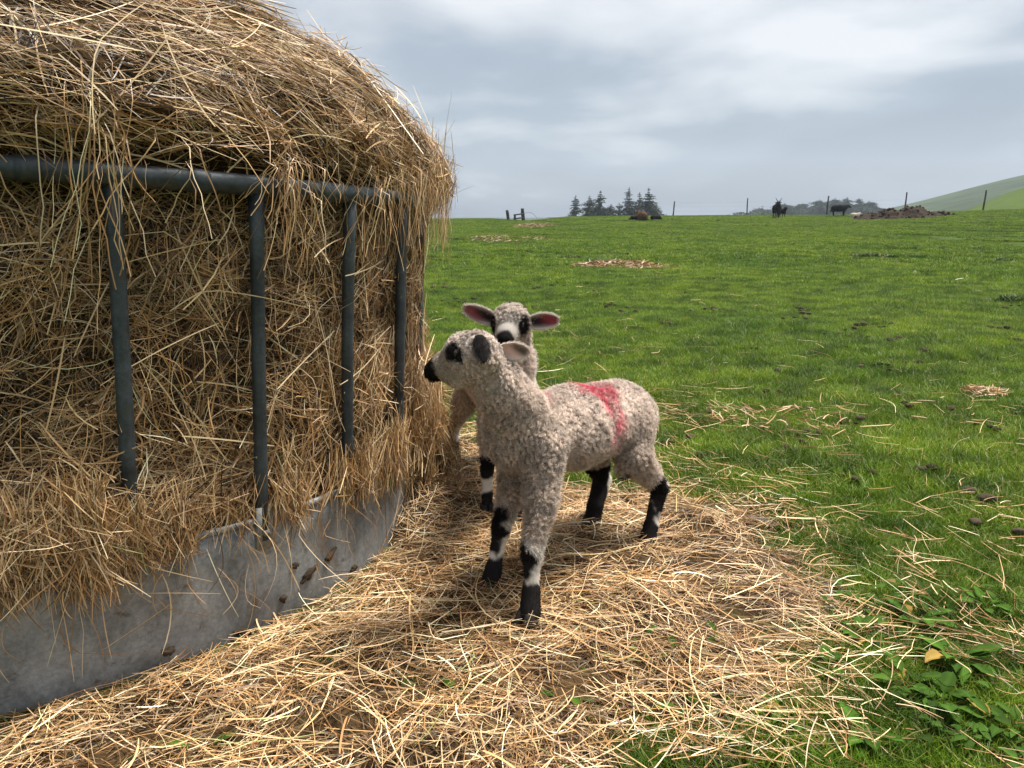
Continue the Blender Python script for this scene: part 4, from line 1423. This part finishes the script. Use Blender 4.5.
def wool1(p):
    leg = 1 - smooth(.09, .31, p[:, 2])
    f_ = (p - J['brow']) @ HD; u_ = (p - J['brow']) @ HU
    nearh = 1 - smooth(.10, .16, np.linalg.norm(p - J['brow'], axis=1))
    face = smooth(-.03, .05, f_ - .35 * np.maximum(0, u_ - .01)) * nearh
    woolly = (1 - leg) * (1 - .48 * face)
    L = (.0165 - .0100 * leg) * (1 - .50 * face) * (1 - .48 * nearh)
    # bare nose
    bare = np.linalg.norm(p - (J['nose'] + HD * .014), axis=1) < .017
    L = np.where(bare, .003, L)
    hoofz = np.zeros(len(p), bool)
    for i in '1234': hoofz |= (p[:, 2] < J['h' + i][2] - .008) & (np.linalg.norm(p - J['h' + i], axis=1) < .03)
    L = np.where(hoofz, L * .5, L)
    return L, woolly


def flow1(p, nr):
    f = np.tile(A3(0, 0, -.9), (len(p), 1)) - BD * .35
    hd = np.linalg.norm(p - J['brow'], axis=1) < .10
    f[hd] = -HD * .9 + A3(0, 0, -.3)
    return norm(f - nr * np.sum(f * nr, -1)[:, None])


nearH = P(480, 345, 1.70)
spec1 = dict(seed=5, base=(float(J['mid'][0]), float(J['mid'][1]), .03), J=J, prims=prims1, voxel=.0042, color=color1, wool=wool1, flow=flow1,
             eyes=[(eye1 - HS_ * .001, .0095), (eye1b + HS_ * .001, .0095)], avoid=[(eye1, .0125), (eye1b, .0125)],
             hooves=[(np.array([J['h' + i][0], J['h' + i][1], J['h' + i][2] - .024]) + BD * .006, BD) for i in '1234'],
             ears=[dict(base=P(479, 335, 1.70), tip=P(485, 361, 1.655), back=A3(.15, -.85, .5), width=.031, cup=.7,
                        c_in=(.50, .25, .22), c_edge=(.10, .09, .085), c_back=(.014, .012, .012)),
                   dict(base=P(498, 349, 1.775), tip=P(529, 351, 1.80), back=A3(-.1, .9, .35), width=.050, cup=.75,
                        c_in=(.80, .52, .48), c_edge=(.74, .66, .6), c_back=(.58, .44, .39), dark_tip=(.10, .08, .08, 1.6))])
make_lamb(spec1, 120000, 90000, 'white woolly lamb with black legs and nose and a pink mark on its back')

# ---- the second lamb, behind the first and facing the viewer
K = dict(
    h1=P(487, 506, 2.38), f1=P(487, 494, 2.39), k1=P(487, 470, 2.41), e1=P(491, 436, 2.43), s1=P(495, 405, 2.46),
    h2=P(517, 517, 2.33), f2=P(517, 505, 2.34), k2=P(518, 478, 2.37), e2=P(520, 440, 2.40), s2=P(522, 405, 2.44),
    h3=P(455, 461, 2.88), f3=P(455, 452, 2.89), k3=P(454, 430, 2.95), e3=P(463, 405, 2.86), s3=P(474, 385, 2.86),
    h4=P(497, 462, 2.88), f4=P(497, 452, 2.89), k4=P(497, 430, 2.95), e4=P(495, 405, 2.84), s4=P(493, 385, 2.86),
    chest=P(508, 392, 2.46), mid=P(497, 381, 2.66), rump=P(486, 374, 2.84), neck0=P(509, 384, 2.38), neck1=P(512, 362, 2.28), neck2=P(512, 342, 2.215),
    cran=P(511.5, 324, 2.20), brow=P(509.5, 323.5, 2.165), muz=P(506, 335, 2.115), nose=P(505, 340, 2.092), jaw=P(508, 338, 2.17))
for k_ in ('h1', 'h2', 'h3', 'h4'):
    K[k_][2] = max(K[k_][2], .035)
HD2 = norm(K['nose'] - K['cran']); HU2 = norm(A3(0, 0, 1) - HD2 * HD2[2]); HS2 = np.cross(HU2, HD2)   # its left
BD2 = norm((K['chest'] - K['rump']) * A3(1, 1, 0))
c2 = lambda a, b, r1, r2, k=.02: ('c', K[a] if isinstance(a, str) else a, K[b] if isinstance(b, str) else b, r1, r2, k)
prims2 = [
    c2('chest', 'mid', .088, .095, .03), c2('mid', 'rump', .092, .080, .03),
    c2('neck0', 'neck1', .072, .058, .04), c2('neck1', 'neck2', .058, .048, .03), c2('neck2', 'cran', .046, .046, .02),
    c2('cran', 'brow', .046, .042, .02), c2('brow', 'muz', .040, .026, .02), c2('muz', 'nose', .026, .0215, .012), c2('jaw', 'muz', .034, .022, .015),
    c2(K['cran'] + HU2 * .014, K['brow'] + HU2 * .010, .040, .033, .015),
    c2('s1', 'e1', .05, .038, .03), c2('e1', 'k1', .030, .021, .02), c2('k1', 'f1', .020, .0155, .01), c2('f1', 'h1', .018, .018, .01),
    c2('s2', 'e2', .05, .038, .03), c2('e2', 'k2', .030, .021, .02), c2('k2', 'f2', .020, .0155, .01), c2('f2', 'h2', .018, .018, .01),
    c2('s3', 'e3', .062, .040, .03), c2('e3', 'k3', .036, .021, .02), c2('k3', 'f3', .020, .0155, .01), c2('f3', 'h3', .018, .018, .01),
    c2('s4', 'e4', .062, .040, .03), c2('e4', 'k4', .036, .021, .02), c2('k4', 'f4', .020, .0155, .01), c2('f4', 'h4', .018, .018, .01),
    c2(K['rump'] - BD2 * .10 + A3(0, 0, .01), K['rump'] - BD2 * .11 + A3(0, 0, -.10), .02, .013, .015),
]
e2a = K['brow'] + HD2 * .012 + HS2 * .0385 + HU2 * .004; e2b = K['brow'] + HD2 * .012 - HS2 * .0385 + HU2 * .004
for sg in (-1, 1):
    prims2.append(('e', K['nose'] + HD2 * .018 + HS2 * .008 * sg + HU2 * .004, np.eye(3), (.004, .004, .004), -.003))


def color2(p):
    col = np.tile(WOOL * .96, (len(p), 1)); n = fbm(p, 11, 43, 2)[:, None]; col = col * (1 + .10 * n)
    dirt_shade = np.clip(smooth(.5, .3, p[:, 2]) * .12, 0, .6)[:, None]; col = col * (1 - dirt_shade) + np.array([.40, .32, .235]) * dirt_shade  # lower wool browned: soiling together with shade put into the colour
    def put(w, cc):
        nonlocal col
        w = np.clip(w, 0, 1)[:, None]; col = col * (1 - w) + np.asarray(cc) * w
    put(feat(p, K['muz'] + HU2 * .014, .046, .034) * .75, WHITE)
    for i in '1234': put(seg_feat(p, K['k' + i] + A3(0, 0, .03), K['h' + i] - A3(0, 0, .02), .05), WHITE)
    put(feat(p, K['nose'] + HD2 * .008 + HU2 * .004, .0285, .004, .003), BLACK)
    for e, sg in ((e2a, 1), (e2b, -1)):
        put(feat(p, e - HU2 * .008 + HS2 * .010 * sg, (.025, .034, .033), .005, .006), BLACK * 1.3)
    put(seg_feat(p, K['k1'] + A3(0, 0, .05), K['k1'] - A3(0, 0, .02), .05, 1), BLACK)
    put(seg_feat(p, K['f1'] + A3(0, 0, .01), K['h1'] - A3(0, 0, .03), .05, 2), BLACK)
    put(seg_feat(p, K['k2'] + A3(0, 0, .01), K['h2'] - A3(0, 0, .03), .05, 3), BLACK)
    for i in '34': put(seg_feat(p, K['f' + i] + A3(0, 0, .04), K['h' + i] - A3(0, 0, .03), .05, 4), BLACK)
    return hclip(col)


def wool2(p):
    leg = 1 - smooth(.09, .31, p[:, 2])
    f = (p - K['brow']) @ HD2; u = (p - K['brow']) @ HU2
    nearh = 1 - smooth(.09, .15, np.linalg.norm(p - K['brow'], axis=1))
    face = smooth(-.01, .035, f - .9 * np.maximum(0, u)) * nearh
    woolly = (1 - leg) * (1 - .6 * face)
    L = (.018 - .0110 * leg) * (1 - .58 * face) * (1 - .25 * nearh)
    L = np.where(np.linalg.norm(p - (K['nose'] + HD2 * .014), axis=1) < .015, .0025, L)
    return L, woolly


def flow2(p, nr):
    f = np.tile(A3(0, 0, -.9), (len(p), 1)) - BD2 * .35
    hd = np.linalg.norm(p - K['brow'], axis=1) < .10
    f[hd] = -HD2 * .8 + HU2 * .3
    return norm(f - nr * np.sum(f * nr, -1)[:, None])


spec2 = dict(seed=6, base=(float(K['mid'][0]), float(K['mid'][1]), .03), J=K, prims=prims2, voxel=.0045, color=color2, wool=wool2, flow=flow2,
             eyes=[(e2a - HS2 * .003 + HD2 * .003, .0095), (e2b + HS2 * .003 + HD2 * .003, .0095)], avoid=[(e2a, .012), (e2b, .012)],
             hooves=[(np.array([K['h' + i][0], K['h' + i][1], K['h' + i][2] - .024]) + BD2 * .006, BD2) for i in '1234'],
             ears=[dict(base=K['cran'] + HS2 * .046 + HU2 * .008, tip=P(559, 319, 2.21), back=A3(-.15, 1, .15), width=.048, cup=.75,
                        c_in=(.022, .010, .012), c_edge=(.70, .62, .56), c_back=(.55, .47, .42), dark_tip=(.20, .035, .045, 1)),
                   dict(base=K['cran'] - HS2 * .046 + HU2 * .012, tip=P(463, 306, 2.21), back=A3(.15, 1, .15), width=.046, cup=.75,
                        c_in=(.022, .010, .012), c_edge=(.66, .58, .54), c_back=(.5, .42, .38), dark_tip=(.22, .06, .07, 1))])
make_lamb(spec2, 60000, 45000, 'second lamb behind the first, facing the viewer with black eye patches and pink ears')

# ------------------------------------------------------------------ distant sheep
def place_az(u, d):
    az = math.atan((u - 512) / FPX * cos(PITCH))
    x = math.sin(az) * d; y = math.cos(az) * d
    return x, y, float(terrain(x, y))


def sheep(u, v, heading, scale, col, lab, pose='stand', name='sheep', horns=False, headup=1.0, legcol=None, seed=1, cat='sheep', group=None, d=None, patch=None, slim=1.0):
    x, y, dd = GT(u, v)
    if d is not None: x, y, _ = place_az(u, d)
    z = float(terrain(x, y))
    hx, hy = cos(heading), sin(heading); F_ = A3(hx, hy, 0); L_ = A3(-hy, hx, 0); U_ = A3(0, 0, 1); s = scale
    def q(f, l, u_): return F_ * f * s + L_ * l * s + U_ * u_ * s
    pr = []
    if pose == 'stand':
        pr += [('c', q(.30, 0, .60), q(-.05, 0, .60), .19 * s, .22 * s, .06 * s), ('c', q(-.05, 0, .60), q(-.36, 0, .60), .22 * s, .19 * s, .06 * s)]
        for f in (.30, -.38):
            for l in (-.10, .10):
                b = .04 if f < 0 else 0
                pr += [('c', q(f, l, .50), q(f - b, l, .28), .085 * s, .045 * s, .05 * s), ('c', q(f - b, l, .28), q(f - .0, l, .03), .038 * s, .034 * s, .02 * s)]
        if headup > 0:
            hc = q(.56, 0, .62 + .24 * headup)
            pr += [('c', q(.34, 0, .66), hc, .13 * s, .085 * s, .05 * s), ('c', hc, hc + q(.17, 0, -.07), .075 * s, .045 * s, .02 * s)]
        else:
            hc = q(.62, 0, .28)
            pr += [('c', q(.34, 0, .62), hc, .13 * s, .075 * s, .05 * s), ('c', hc, hc + q(.08, 0, -.16), .07 * s, .04 * s, .02 * s)]
        pr.append(('c', q(-.56, 0, .62), q(-.60, 0, .34), .05 * s, .03 * s, .02 * s))
    else:
        pr += [('c', q(.24, 0, .25), q(-.28, 0, .25), .20 * s, .235 * s, .06 * s)]
        hc = q(.50, .05, .46 if headup > 0 else .14)
        pr += [('c', q(.28, 0, .32), hc, .13 * s, .085 * s, .05 * s), ('c', hc, hc + q(.15, 0, -.07), .075 * s, .045 * s, .02 * s)]
        for l in (-.15, .15): pr += [('c', q(.30, l, .06), q(.44, l, .05), .05 * s, .035 * s, .03 * s), ('c', q(-.34, l * 1.1, .10), q(-.12, l * 1.4, .06), .09 * s, .04 * s, .03 * s)]
    if slim != 1.0: pr = [(*p_[:3], p_[3] * slim, p_[4] * slim, p_[5]) for p_ in pr]
    for l in (-1, 1):
        pr.append(('c', hc + q(-.02, .07 * l, .03), hc + q(-.05, .17 * l, .0), .022 * s, .018 * s, .01 * s))
    V, Q = sdf_mesh(pr, .014 * max(s, .7), .06)
    r = np.random.default_rng(seed)
    V = V + norm(V - V.mean(0)) * (fbm(V, 16, seed, 2) * .016 * s)[:, None]
    root = empty(name, (x, y, z - .01))
    tag(root, lab, cat, group)
    C = np.tile(np.asarray(col, float), (len(V), 1)) * (1 + .35 * fbm(V, 9, seed + 4, 2)[:, None])
    if legcol is not None:
        C[V[:, 2] < .42 * s] = legcol
        C[np.linalg.norm(V - hc, axis=1) < .2 * s] = legcol
    if patch is not None:
        k = (fbm(V, 4.0, seed + 9, 1) > .05)[:, None]; C = np.where(k, np.asarray(patch), C)
    b = mesh_np('body', V, Q, [M_plain], root, np.clip(C, .004, .8))
    # shaggy coat
    n = 2600
    p, nr = sample_surface(V, Q, n, r)
    k = p[:, 2] > .34 * s if pose == 'stand' else p[:, 2] > .05
    p, nr = p[k], nr[k]; n = len(p)
    dv = norm(nr * .6 + A3(0, 0, -.8) + r.normal(size=(n, 3)) * .4); t = np.linspace(0, 1, 3)[None, :, None]
    path = p[:, None] + dv[:, None] * t * r.uniform(.04, .09, n)[:, None, None] * s
    vv, qq = ribbons(path, r.uniform(.008, .018, n) * s, norm(r.normal(size=(n, 3))))
    ci = np.repeat(np.clip(np.asarray(col)[None] * r.uniform(.6, 1.5, (n, 1)), .004, .8), 6, 0)
    if patch is None: mesh_np('fleece', vv, qq, [M_wool], root, ci)
    if horns:
        for l in (-1, 1):
            a = Acc()
            t = np.linspace(0, 1, 10)
            pts = np.array([hc + q(-.02 - .05 * k_ * k_, l * (.035 + .13 * k_ ** .8), .06 + .17 * k_ ** .9 + .03 * k_ * k_) for k_ in t])
            add_tube(a, pts, np.linspace(.024, .008, 10) * s * 1.1, 8, np.array([.05, .045, .04]))
            a.build('horn', [M_hoof], root)
    return root


DK = (.022, .019, .018)
sheep(776, 218.2, radians(-100), 1.12, DK, 'dark horned sheep facing the viewer on the crest', horns=True, seed=11, slim=.78)
sheep(781.5, 217.6, radians(-75), .72, (.026, .02, .018), 'dark young sheep close beside the horned sheep, on its right', seed=12, headup=1.1, slim=.85)
sheep(839, 216.2, radians(-8), .92, (.020, .019, .022), 'black sheep standing in profile left of the soil heap', seed=13, headup=.55)
sheep(855, 217.6, radians(10), .62, (.50, .45, .38), 'pale small lamb lying behind the black sheep', pose='lie', name='lamb', cat='lamb', seed=14)
sheep(641.5, 220.5, radians(95), 1.12, (.13, .075, .045), 'brown woolly sheep lying with its back to the viewer', pose='lie', seed=15)
sheep(635, 220.5, radians(165), .62, DK, 'black lamb lying at the left side of the brown sheep', pose='lie', name='lamb', cat='lamb', seed=16, headup=0)
sheep(656, 220.3, radians(10), .66, DK, 'black lamb lying apart at the right side of the brown sheep', pose='lie', name='lamb', cat='lamb', seed=17, headup=0)

# ------------------------------------------------------------------ fences on the crest
def post_mesh(h, r0, lean, seed, colr=(.07, .06, .05)):
    a = Acc(); rr = np.random.default_rng(seed)
    t = np.linspace(0, 1, 8)
    path = np.stack([lean[0] * t * h + .01 * np.sin(t * 5 + seed), lean[1] * t * h, t * h - .15 * (1 - t)], -1)
    add_tube(a, path, r0 * (1 - .15 * t) * (1 + .06 * np.sin(t * 11 + seed)), 9, np.array(colr))
    return a


fr = empty('post_and_wire_fence'); tag(fr, 'thin wire fence with weathered posts running along the crest of the field', 'fence')
posts = [(673, 62.5, 1.12, .055, (.09, 0)), (747, 62.5, 1.28, .05, (.0, 0)), (827, 62.5, 1.4, .06, (.02, 0)), (905, 62.5, 1.5, .055, (-.01, 0)), (983, 62.5, 1.38, .06, (.03, 0)), (1066, 62.5, 1.35, .06, (0, 0)), (1150, 62.5, 1.3, .06, (.02, 0))]
first = None; pp = []
for i, (u, d, h, r0, ln) in enumerate(posts):
    x, y, z = place_az(u, d)
    o = post_mesh(h, r0, ln, i).build('post', [M_wood], fr); o.location = (x, y, z)
    pp.append((x, y, z, h))
for hh in (.35, .7, 1.02):
    a = Acc()
    for (x0, y0, z0, h0), (x1, y1, z1, h1) in zip(pp[:-1], pp[1:]):
        t = np.linspace(0, 1, 6)
        path = np.stack([x0 + (x1 - x0) * t, y0 + (y1 - y0) * t - .06, z0 + (z1 - z0) * t + hh - .04 * np.sin(t * pi)], -1)
        add_tube(a, path, .002, 4, np.array([.2, .2, .2]))
    a.build('wire', [M_wood], fr)
fr.location = (0, 0, 0)
bf = empty('broken_rail_fence', (0, 0, 0)); tag(bf, 'broken wooden fence with two posts and sagging rails on the crest at the left', 'fence')
xa, ya, za = place_az(508.5, 61.0); o = post_mesh(.80, .13, (-.13, 0), 31, (.05, .043, .037)).build('post', [M_wood], bf); o.location = (xa, ya, za)
xb, yb, zb = place_az(523.5, 61.0); o = post_mesh(.98, .15, (-.08, 0), 32, (.05, .043, .037)).build('post', [M_wood], bf); o.location = (xb, yb, zb)
xc, yc, zc = place_az(515, 61.0); o = post_mesh(.52, .09, (0, 0), 33, (.05, .043, .037)).build('post', [M_wood], bf); o.location = (xc, yc, zc)
for k_, (h0, h1) in enumerate(((.46, .58), (.18, .28))):
    a = Acc(); add_tube(a, [(xc - .12, yc - .1, zc + h0), ((xc + xb) / 2, yb - .1, (zc + zb) / 2 + (h0 + h1) / 2 + .01), (xb, yb - .1, zb + h1)], .06, 6, np.array([.12, .105, .09]))
    a.build('rail', [M_wood], bf)
a = Acc(); t = np.linspace(0, 1, 14)
add_tube(a, np.stack([xb + t * 1.2, yb + t * .2, zb + .55 + .22 * np.sin(t * pi) - .5 * t ** 2], -1), .012, 5, np.array([.13, .12, .11])); a.build('loose_wire', [M_wood], bf)

# ------------------------------------------------------------------ soil heap
def soil_heap():
    x, y, d = GT(905, 217.2); d = 50.0
    x, y, z = place_az(904, d)
    L = 2.75
    n1, n2 = 150, 70
    X_, Y_ = np.meshgrid(np.linspace(-L * 1.08, L * 1.25, n1), np.linspace(-1.6, 1.6, n2), indexing='ij')
    def bump(cx, cy, rx, ry, h): return h * np.exp(-(((X_ - cx) / rx) ** 2 + ((Y_ - cy) / ry) ** 2) ** 1.3)
    H = np.maximum.reduce([bump(-2.15, 0, .55, .6, .34), bump(-.75, .1, 1.0, .8, .62), bump(.45, 0, .95, .8, .74), bump(1.5, 0, 1.2, .6, .34), bump(-1.5, .1, .8, .7, .40)])
    p = np.stack([X_, Y_, H], -1)
    H = H * (1 + .3 * fbm(p, 2.5, 3, 3)) + .10 * fbm(p, 6, 8, 3) * (H > .03) - .04
    W = np.stack([x + X_, y + Y_, terrain(x + X_, y + Y_) + H], -1).reshape(-1, 3)
    vi = np.arange(n1 * n2).reshape(n1, n2)
    q = np.stack([vi[:-1, :-1], vi[1:, :-1], vi[1:, 1:], vi[:-1, 1:]], -1).reshape(-1, 4)
    a = Acc(); cc = np.array([.032, .022, .015])[None] * (1 + .6 * fbm(W, 3, 4, 3)[:, None]); a.add(W, q, np.clip(cc, .01, 1))
    r = np.random.default_rng(9)
    for i in range(260):
        k = r.integers(0, len(W)); 
        if H.ravel()[k] < .05: continue
        v, qq = ball((0, 0, 0), 1, 5)
        s_ = r.uniform(.03, .10); v = v * (1 + .4 * vnoise(v * 1.0 + i, 1.6, i))[:, None] * s_
        a.add(v + W[k] + A3(0, 0, s_ * .3), qq, np.array([.04, .028, .02]) * r.uniform(.6, 1.6))
    o = a.build('soil_heap', [M_plain], smooth_f=False); tag(o, 'long low heap of dark brown soil on the crest at the right', 'soil heap')


soil_heap()

# ------------------------------------------------------------------ trees beyond the crest
def conifer(u, vtop, d, wpx, lab, seed, name='conifer_tree', group='conifers beyond the crest', dens=1.0, rough=0.0, col=(.045, .06, .04)):
    r = np.random.default_rng(seed)
    x, y, z = place_az(u, d)
    b = (384 - vtop) / FPX
    top = CAMZ + y * (-sin(PITCH) + b * cos(PITCH)) / (cos(PITCH) + b * sin(PITCH))
    H = top - z; Rb = wpx * 1.75 / FPX * d * .5 * max(1.0, H / max(top - (CAMZ - 1), 1) * .8)
    root = empty(name, (x, y, z)); tag(root, lab, 'tree', group)
    a = Acc(); t = np.linspace(0, 1, 10)
    add_tube(a, np.stack([.1 * np.sin(t * 3 + seed), t * 0, t * H * .99], -1), np.linspace(.02 * H, .015, 10), 8, np.array([.09, .07, .055]))
    a.build('trunk', [M_wood], root)
    P0 = []; D0 = []; LL = []
    zc_ = H * .10
    while zc_ < H * .985:
        f = (zc_ / H)
        rr_ = Rb * ((1 - f) ** .85 * (1 - rough) + rough * np.sqrt(max(0, 1 - (2 * f - .75) ** 2 * .55)) * min(1, (1 - f) * 4)) + .10
        nb = int(r.integers(5, 8))
        a0 = r.uniform(0, 6.28)
        for k in range(nb):
            if r.random() > dens: continue
            az = a0 + k * 2 * pi / nb + r.normal() * .25; L = rr_ * r.uniform(.35, 1.28)
            m = max(7, int(L * 12))
            for s_ in np.linspace(.05, 1, m):
                for rep in range(4):
                    pz = zc_ + L * s_ * (.12 - .32 * s_ + (.25 if f > .8 else 0)) + r.normal() * .05
                    base = A3(cos(az) * L * s_, sin(az) * L * s_, pz) + r.normal(size=3) * .05 * L
                    dirn = A3(cos(az + r.normal() * .9), sin(az + r.normal() * .9), -.25 + r.normal() * .3)
                    P0.append(base); D0.append(dirn); LL.append((.16 + .30 * (1 - s_) * L * .5 + .08 * r.random()) * (1 if f < .93 else .6))
        zc_ += H * .026 + r.uniform(0, .02) * H * .6
    for k in range(14):
        P0.append(A3(0, 0, H * (.97 + .002 * k))); D0.append(r.normal(size=3) * .5 + A3(0, 0, .8)); LL.append(.22)
    P0 = np.array(P0); D0 = norm(np.array(D0)); LL = np.array(LL); n = len(P0)
    t = np.linspace(0, 1, 3)[None, :, None]
    path = P0[:, None] + D0[:, None] * t * LL[:, None, None] - A3(0, 0, 1) * (t ** 2) * .12 * LL[:, None, None]
    v, q = ribbons(path, (LL * .34)[:, None] * np.array([[.7, 1, .25]]), norm(np.cross(D0, A3(0, 0, 1) + r.normal(size=(n, 3)) * .6)))
    c = np.repeat(np.array(col)[None] * r.uniform(.6, 1.5, (n, 1)), 6, 0)
    mesh_np('crown', v, q, [M_needles], root, c)


CONS = [(575.5, 195.5, 150, 9, 'leftmost slim conifer of the left group', 1), (589.5, 196, 152, 12, 'second conifer from the left, blunt and sparse', 2), (600, 191, 148, 13, 'third conifer from the left, tall with a ragged tip', 3),
        (611, 204, 155, 9, 'small low conifer in the dip of the left group', 4), (619, 203, 153, 8, 'small conifer just left of the tallest spire', 5), (628.5, 187.5, 150, 13, 'conifer with the sharpest spire in the left group', 6),
        (639, 192.5, 154, 11, 'slim conifer between the two tall ones on the right of the left group', 7), (648, 188, 149, 16, 'broad tall conifer at the right end of the left group', 8), (656, 204, 151, 9, 'short bushy conifer hugging the broad tall one', 9)]
for i_, c_ in enumerate(CONS): conifer(*c_, rough=(.05, .3, .15, .4, .1, .0, .3, .18, .45)[i_], dens=(.7, .6, .85, .9, .7, .75, .7, .95, .9)[i_])
RT = [(784, 203, 320, 14, 'hazy rounded tree at the left end of the right group', 21), (802, 203, 325, 16, 'hazy tree second from left in the right group', 22), (819, 199.5, 323, 18, 'hazy conical tree in the right group left of the fence post', 23),
      (834, 198, 327, 15, 'hazy tree right behind the fence post', 24), (846, 197, 323, 14, 'hazy tree above the black sheep', 25), (858, 198, 325, 13, 'hazy bushy tree right of the black sheep', 26), (868, 201, 321, 16, 'hazy sloping tree near the soil heap', 27), (764, 210, 330, 12, 'hazy low bush at the far left of the right group', 28), (876, 206, 322, 9, 'hazy low tree at the right end of the right group', 29)]
for c_ in RT: conifer(*c_, name='tree', group='hazy trees far behind the crest', rough=.5, dens=.9)

# ------------------------------------------------------------------ haze
def haze():
    x0, x1, y0, y1, z0, z1 = -960, 960, -960, 960, -14, 62
    v = [(x, y, z) for x in (x0, x1) for y in (y0, y1) for z in (z0, z1)]
    f = [(0, 1, 3, 2), (4, 6, 7, 5), (0, 4, 5, 1), (2, 3, 7, 6), (0, 2, 6, 4), (1, 5, 7, 3)]
    m, nt, out = new_mat('haze_air')
    pv = nt.nodes.new('ShaderNodeVolumePrincipled'); pv.inputs['Density'].default_value = HAZE; pv.inputs['Color'].default_value = (.74, .86, 1, 1); pv.inputs['Anisotropy'].default_value = .2
    nt.links.new(pv.outputs[0], out.inputs['Volume'])
    o = mesh_np('haze', v, np.array(f), [m], smooth_f=False); tag(o, 'thin pale haze in the air', 'haze', kind='stuff')


HAZE = .0004
haze()

# ------------------------------------------------------------------ sky and sun
SUN = norm(A3(.36, .24, .95))
sun_d = bpy.data.lights.new('sun', 'SUN'); sun_d.energy = 4.2; sun_d.angle = radians(16); sun_d.color = (1.0, .95, .88)
sun = bpy.data.objects.new('sun', sun_d); COL.objects.link(sun)
sun.rotation_euler = Vector(SUN).to_track_quat('Z', 'Y').to_euler()
sun.location = (0, 0, 30)
w = bpy.data.worlds.new('World'); scene.world = w; w.use_nodes = True
nt = w.node_tree
for n in list(nt.nodes): nt.nodes.remove(n)
out = nt.nodes.new('ShaderNodeOutputWorld'); bg = nt.nodes.new('ShaderNodeBackground'); bg.inputs[1].default_value = .10
sk = nt.nodes.new('ShaderNodeTexSky'); sk.sky_type = 'NISHITA'; sk.sun_disc = False
sk.sun_elevation = math.asin(SUN[2]); sk.sun_rotation = math.atan2(SUN[0], SUN[1]); sk.dust_density = 2.0
tc = nt.nodes.new('ShaderNodeTexCoord'); sp = nt.nodes.new('ShaderNodeSeparateXYZ'); nt.links.new(tc.outputs['Generated'], sp.inputs[0])
def mth(op, a, b=None, cl=False):
    n = nt.nodes.new('ShaderNodeMath'); n.operation = op; n.use_clamp = cl
    for i, x in enumerate((a, b)):
        if x is None: continue
        if isinstance(x, (int, float)): n.inputs[i].default_value = x
        else: nt.links.new(x, n.inputs[i])
    return n.outputs[0]
zc_ = mth('MAXIMUM', sp.outputs[2], 0.0); den = mth('ADD', zc_, .22)
cx = mth('DIVIDE', sp.outputs[0], den); cy = mth('DIVIDE', sp.outputs[1], den)
cv = nt.nodes.new('ShaderNodeCombineXYZ'); nt.links.new(cx, cv.inputs[0]); nt.links.new(cy, cv.inputs[1]); cv.inputs[2].default_value = 40.2
n1 = N(nt, 'ShaderNodeTexNoise', Scale=1.15, Detail=6.0, Roughness=.48, Distortion=.2); nt.links.new(cv.outputs[0], n1.inputs['Vector'])
n2 = N(nt, 'ShaderNodeTexNoise', Scale=.45, Detail=3.0, Roughness=.5); nt.links.new(cv.outputs[0], n2.inputs['Vector'])
f = mth('ADD', mth('MULTIPLY', n1.outputs['Fac'], .65), mth('MULTIPLY', n2.outputs['Fac'], .35))
f = mth('ADD', f, mth('MULTIPLY', mth('SUBTRACT', sp.outputs[2], .13), .55))
rp = nt.nodes.new('ShaderNodeValToRGB'); nt.links.new(f, rp.inputs[0])
SKYMUL = 3.5
e = rp.color_ramp.elements
e[0].position = .38; e[0].color = (.42, .485, .58, 1)
e[1].position = .63; e[1].color = (1.15, 1.17, 1.19, 1)
x_ = e.new(.49); x_.color = (.52, .60, .70, 1)
vm = nt.nodes.new('ShaderNodeVectorMath'); vm.operation = 'SCALE'; vm.inputs['Scale'].default_value = SKYMUL
nt.links.new(rp.outputs[0], vm.inputs[0])
mx = nt.nodes.new('ShaderNodeMix'); mx.data_type = 'RGBA'; mx.inputs[0].default_value = .90
nt.links.new(sk.outputs[0], mx.inputs[6]); nt.links.new(vm.outputs[0], mx.inputs[7])
nt.links.new(mx.outputs[2], bg.inputs[0]); nt.links.new(bg.outputs[0], out.inputs[0])

scene.view_settings.view_transform = 'Standard'; scene.view_settings.look = 'None'
scene.view_settings.exposure = 1.1; scene.view_settings.gamma = 1.0; scene.view_settings.use_curve_mapping = False
scene.render.engine = 'CYCLES'
scene.cycles.max_bounces = 6; scene.cycles.diffuse_bounces = 3; scene.cycles.glossy_bounces = 2; scene.cycles.transmission_bounces = 3; scene.cycles.volume_bounces = 0
scene.cycles.use_denoising = True
scene.cycles.sample_clamp_indirect = 4.0
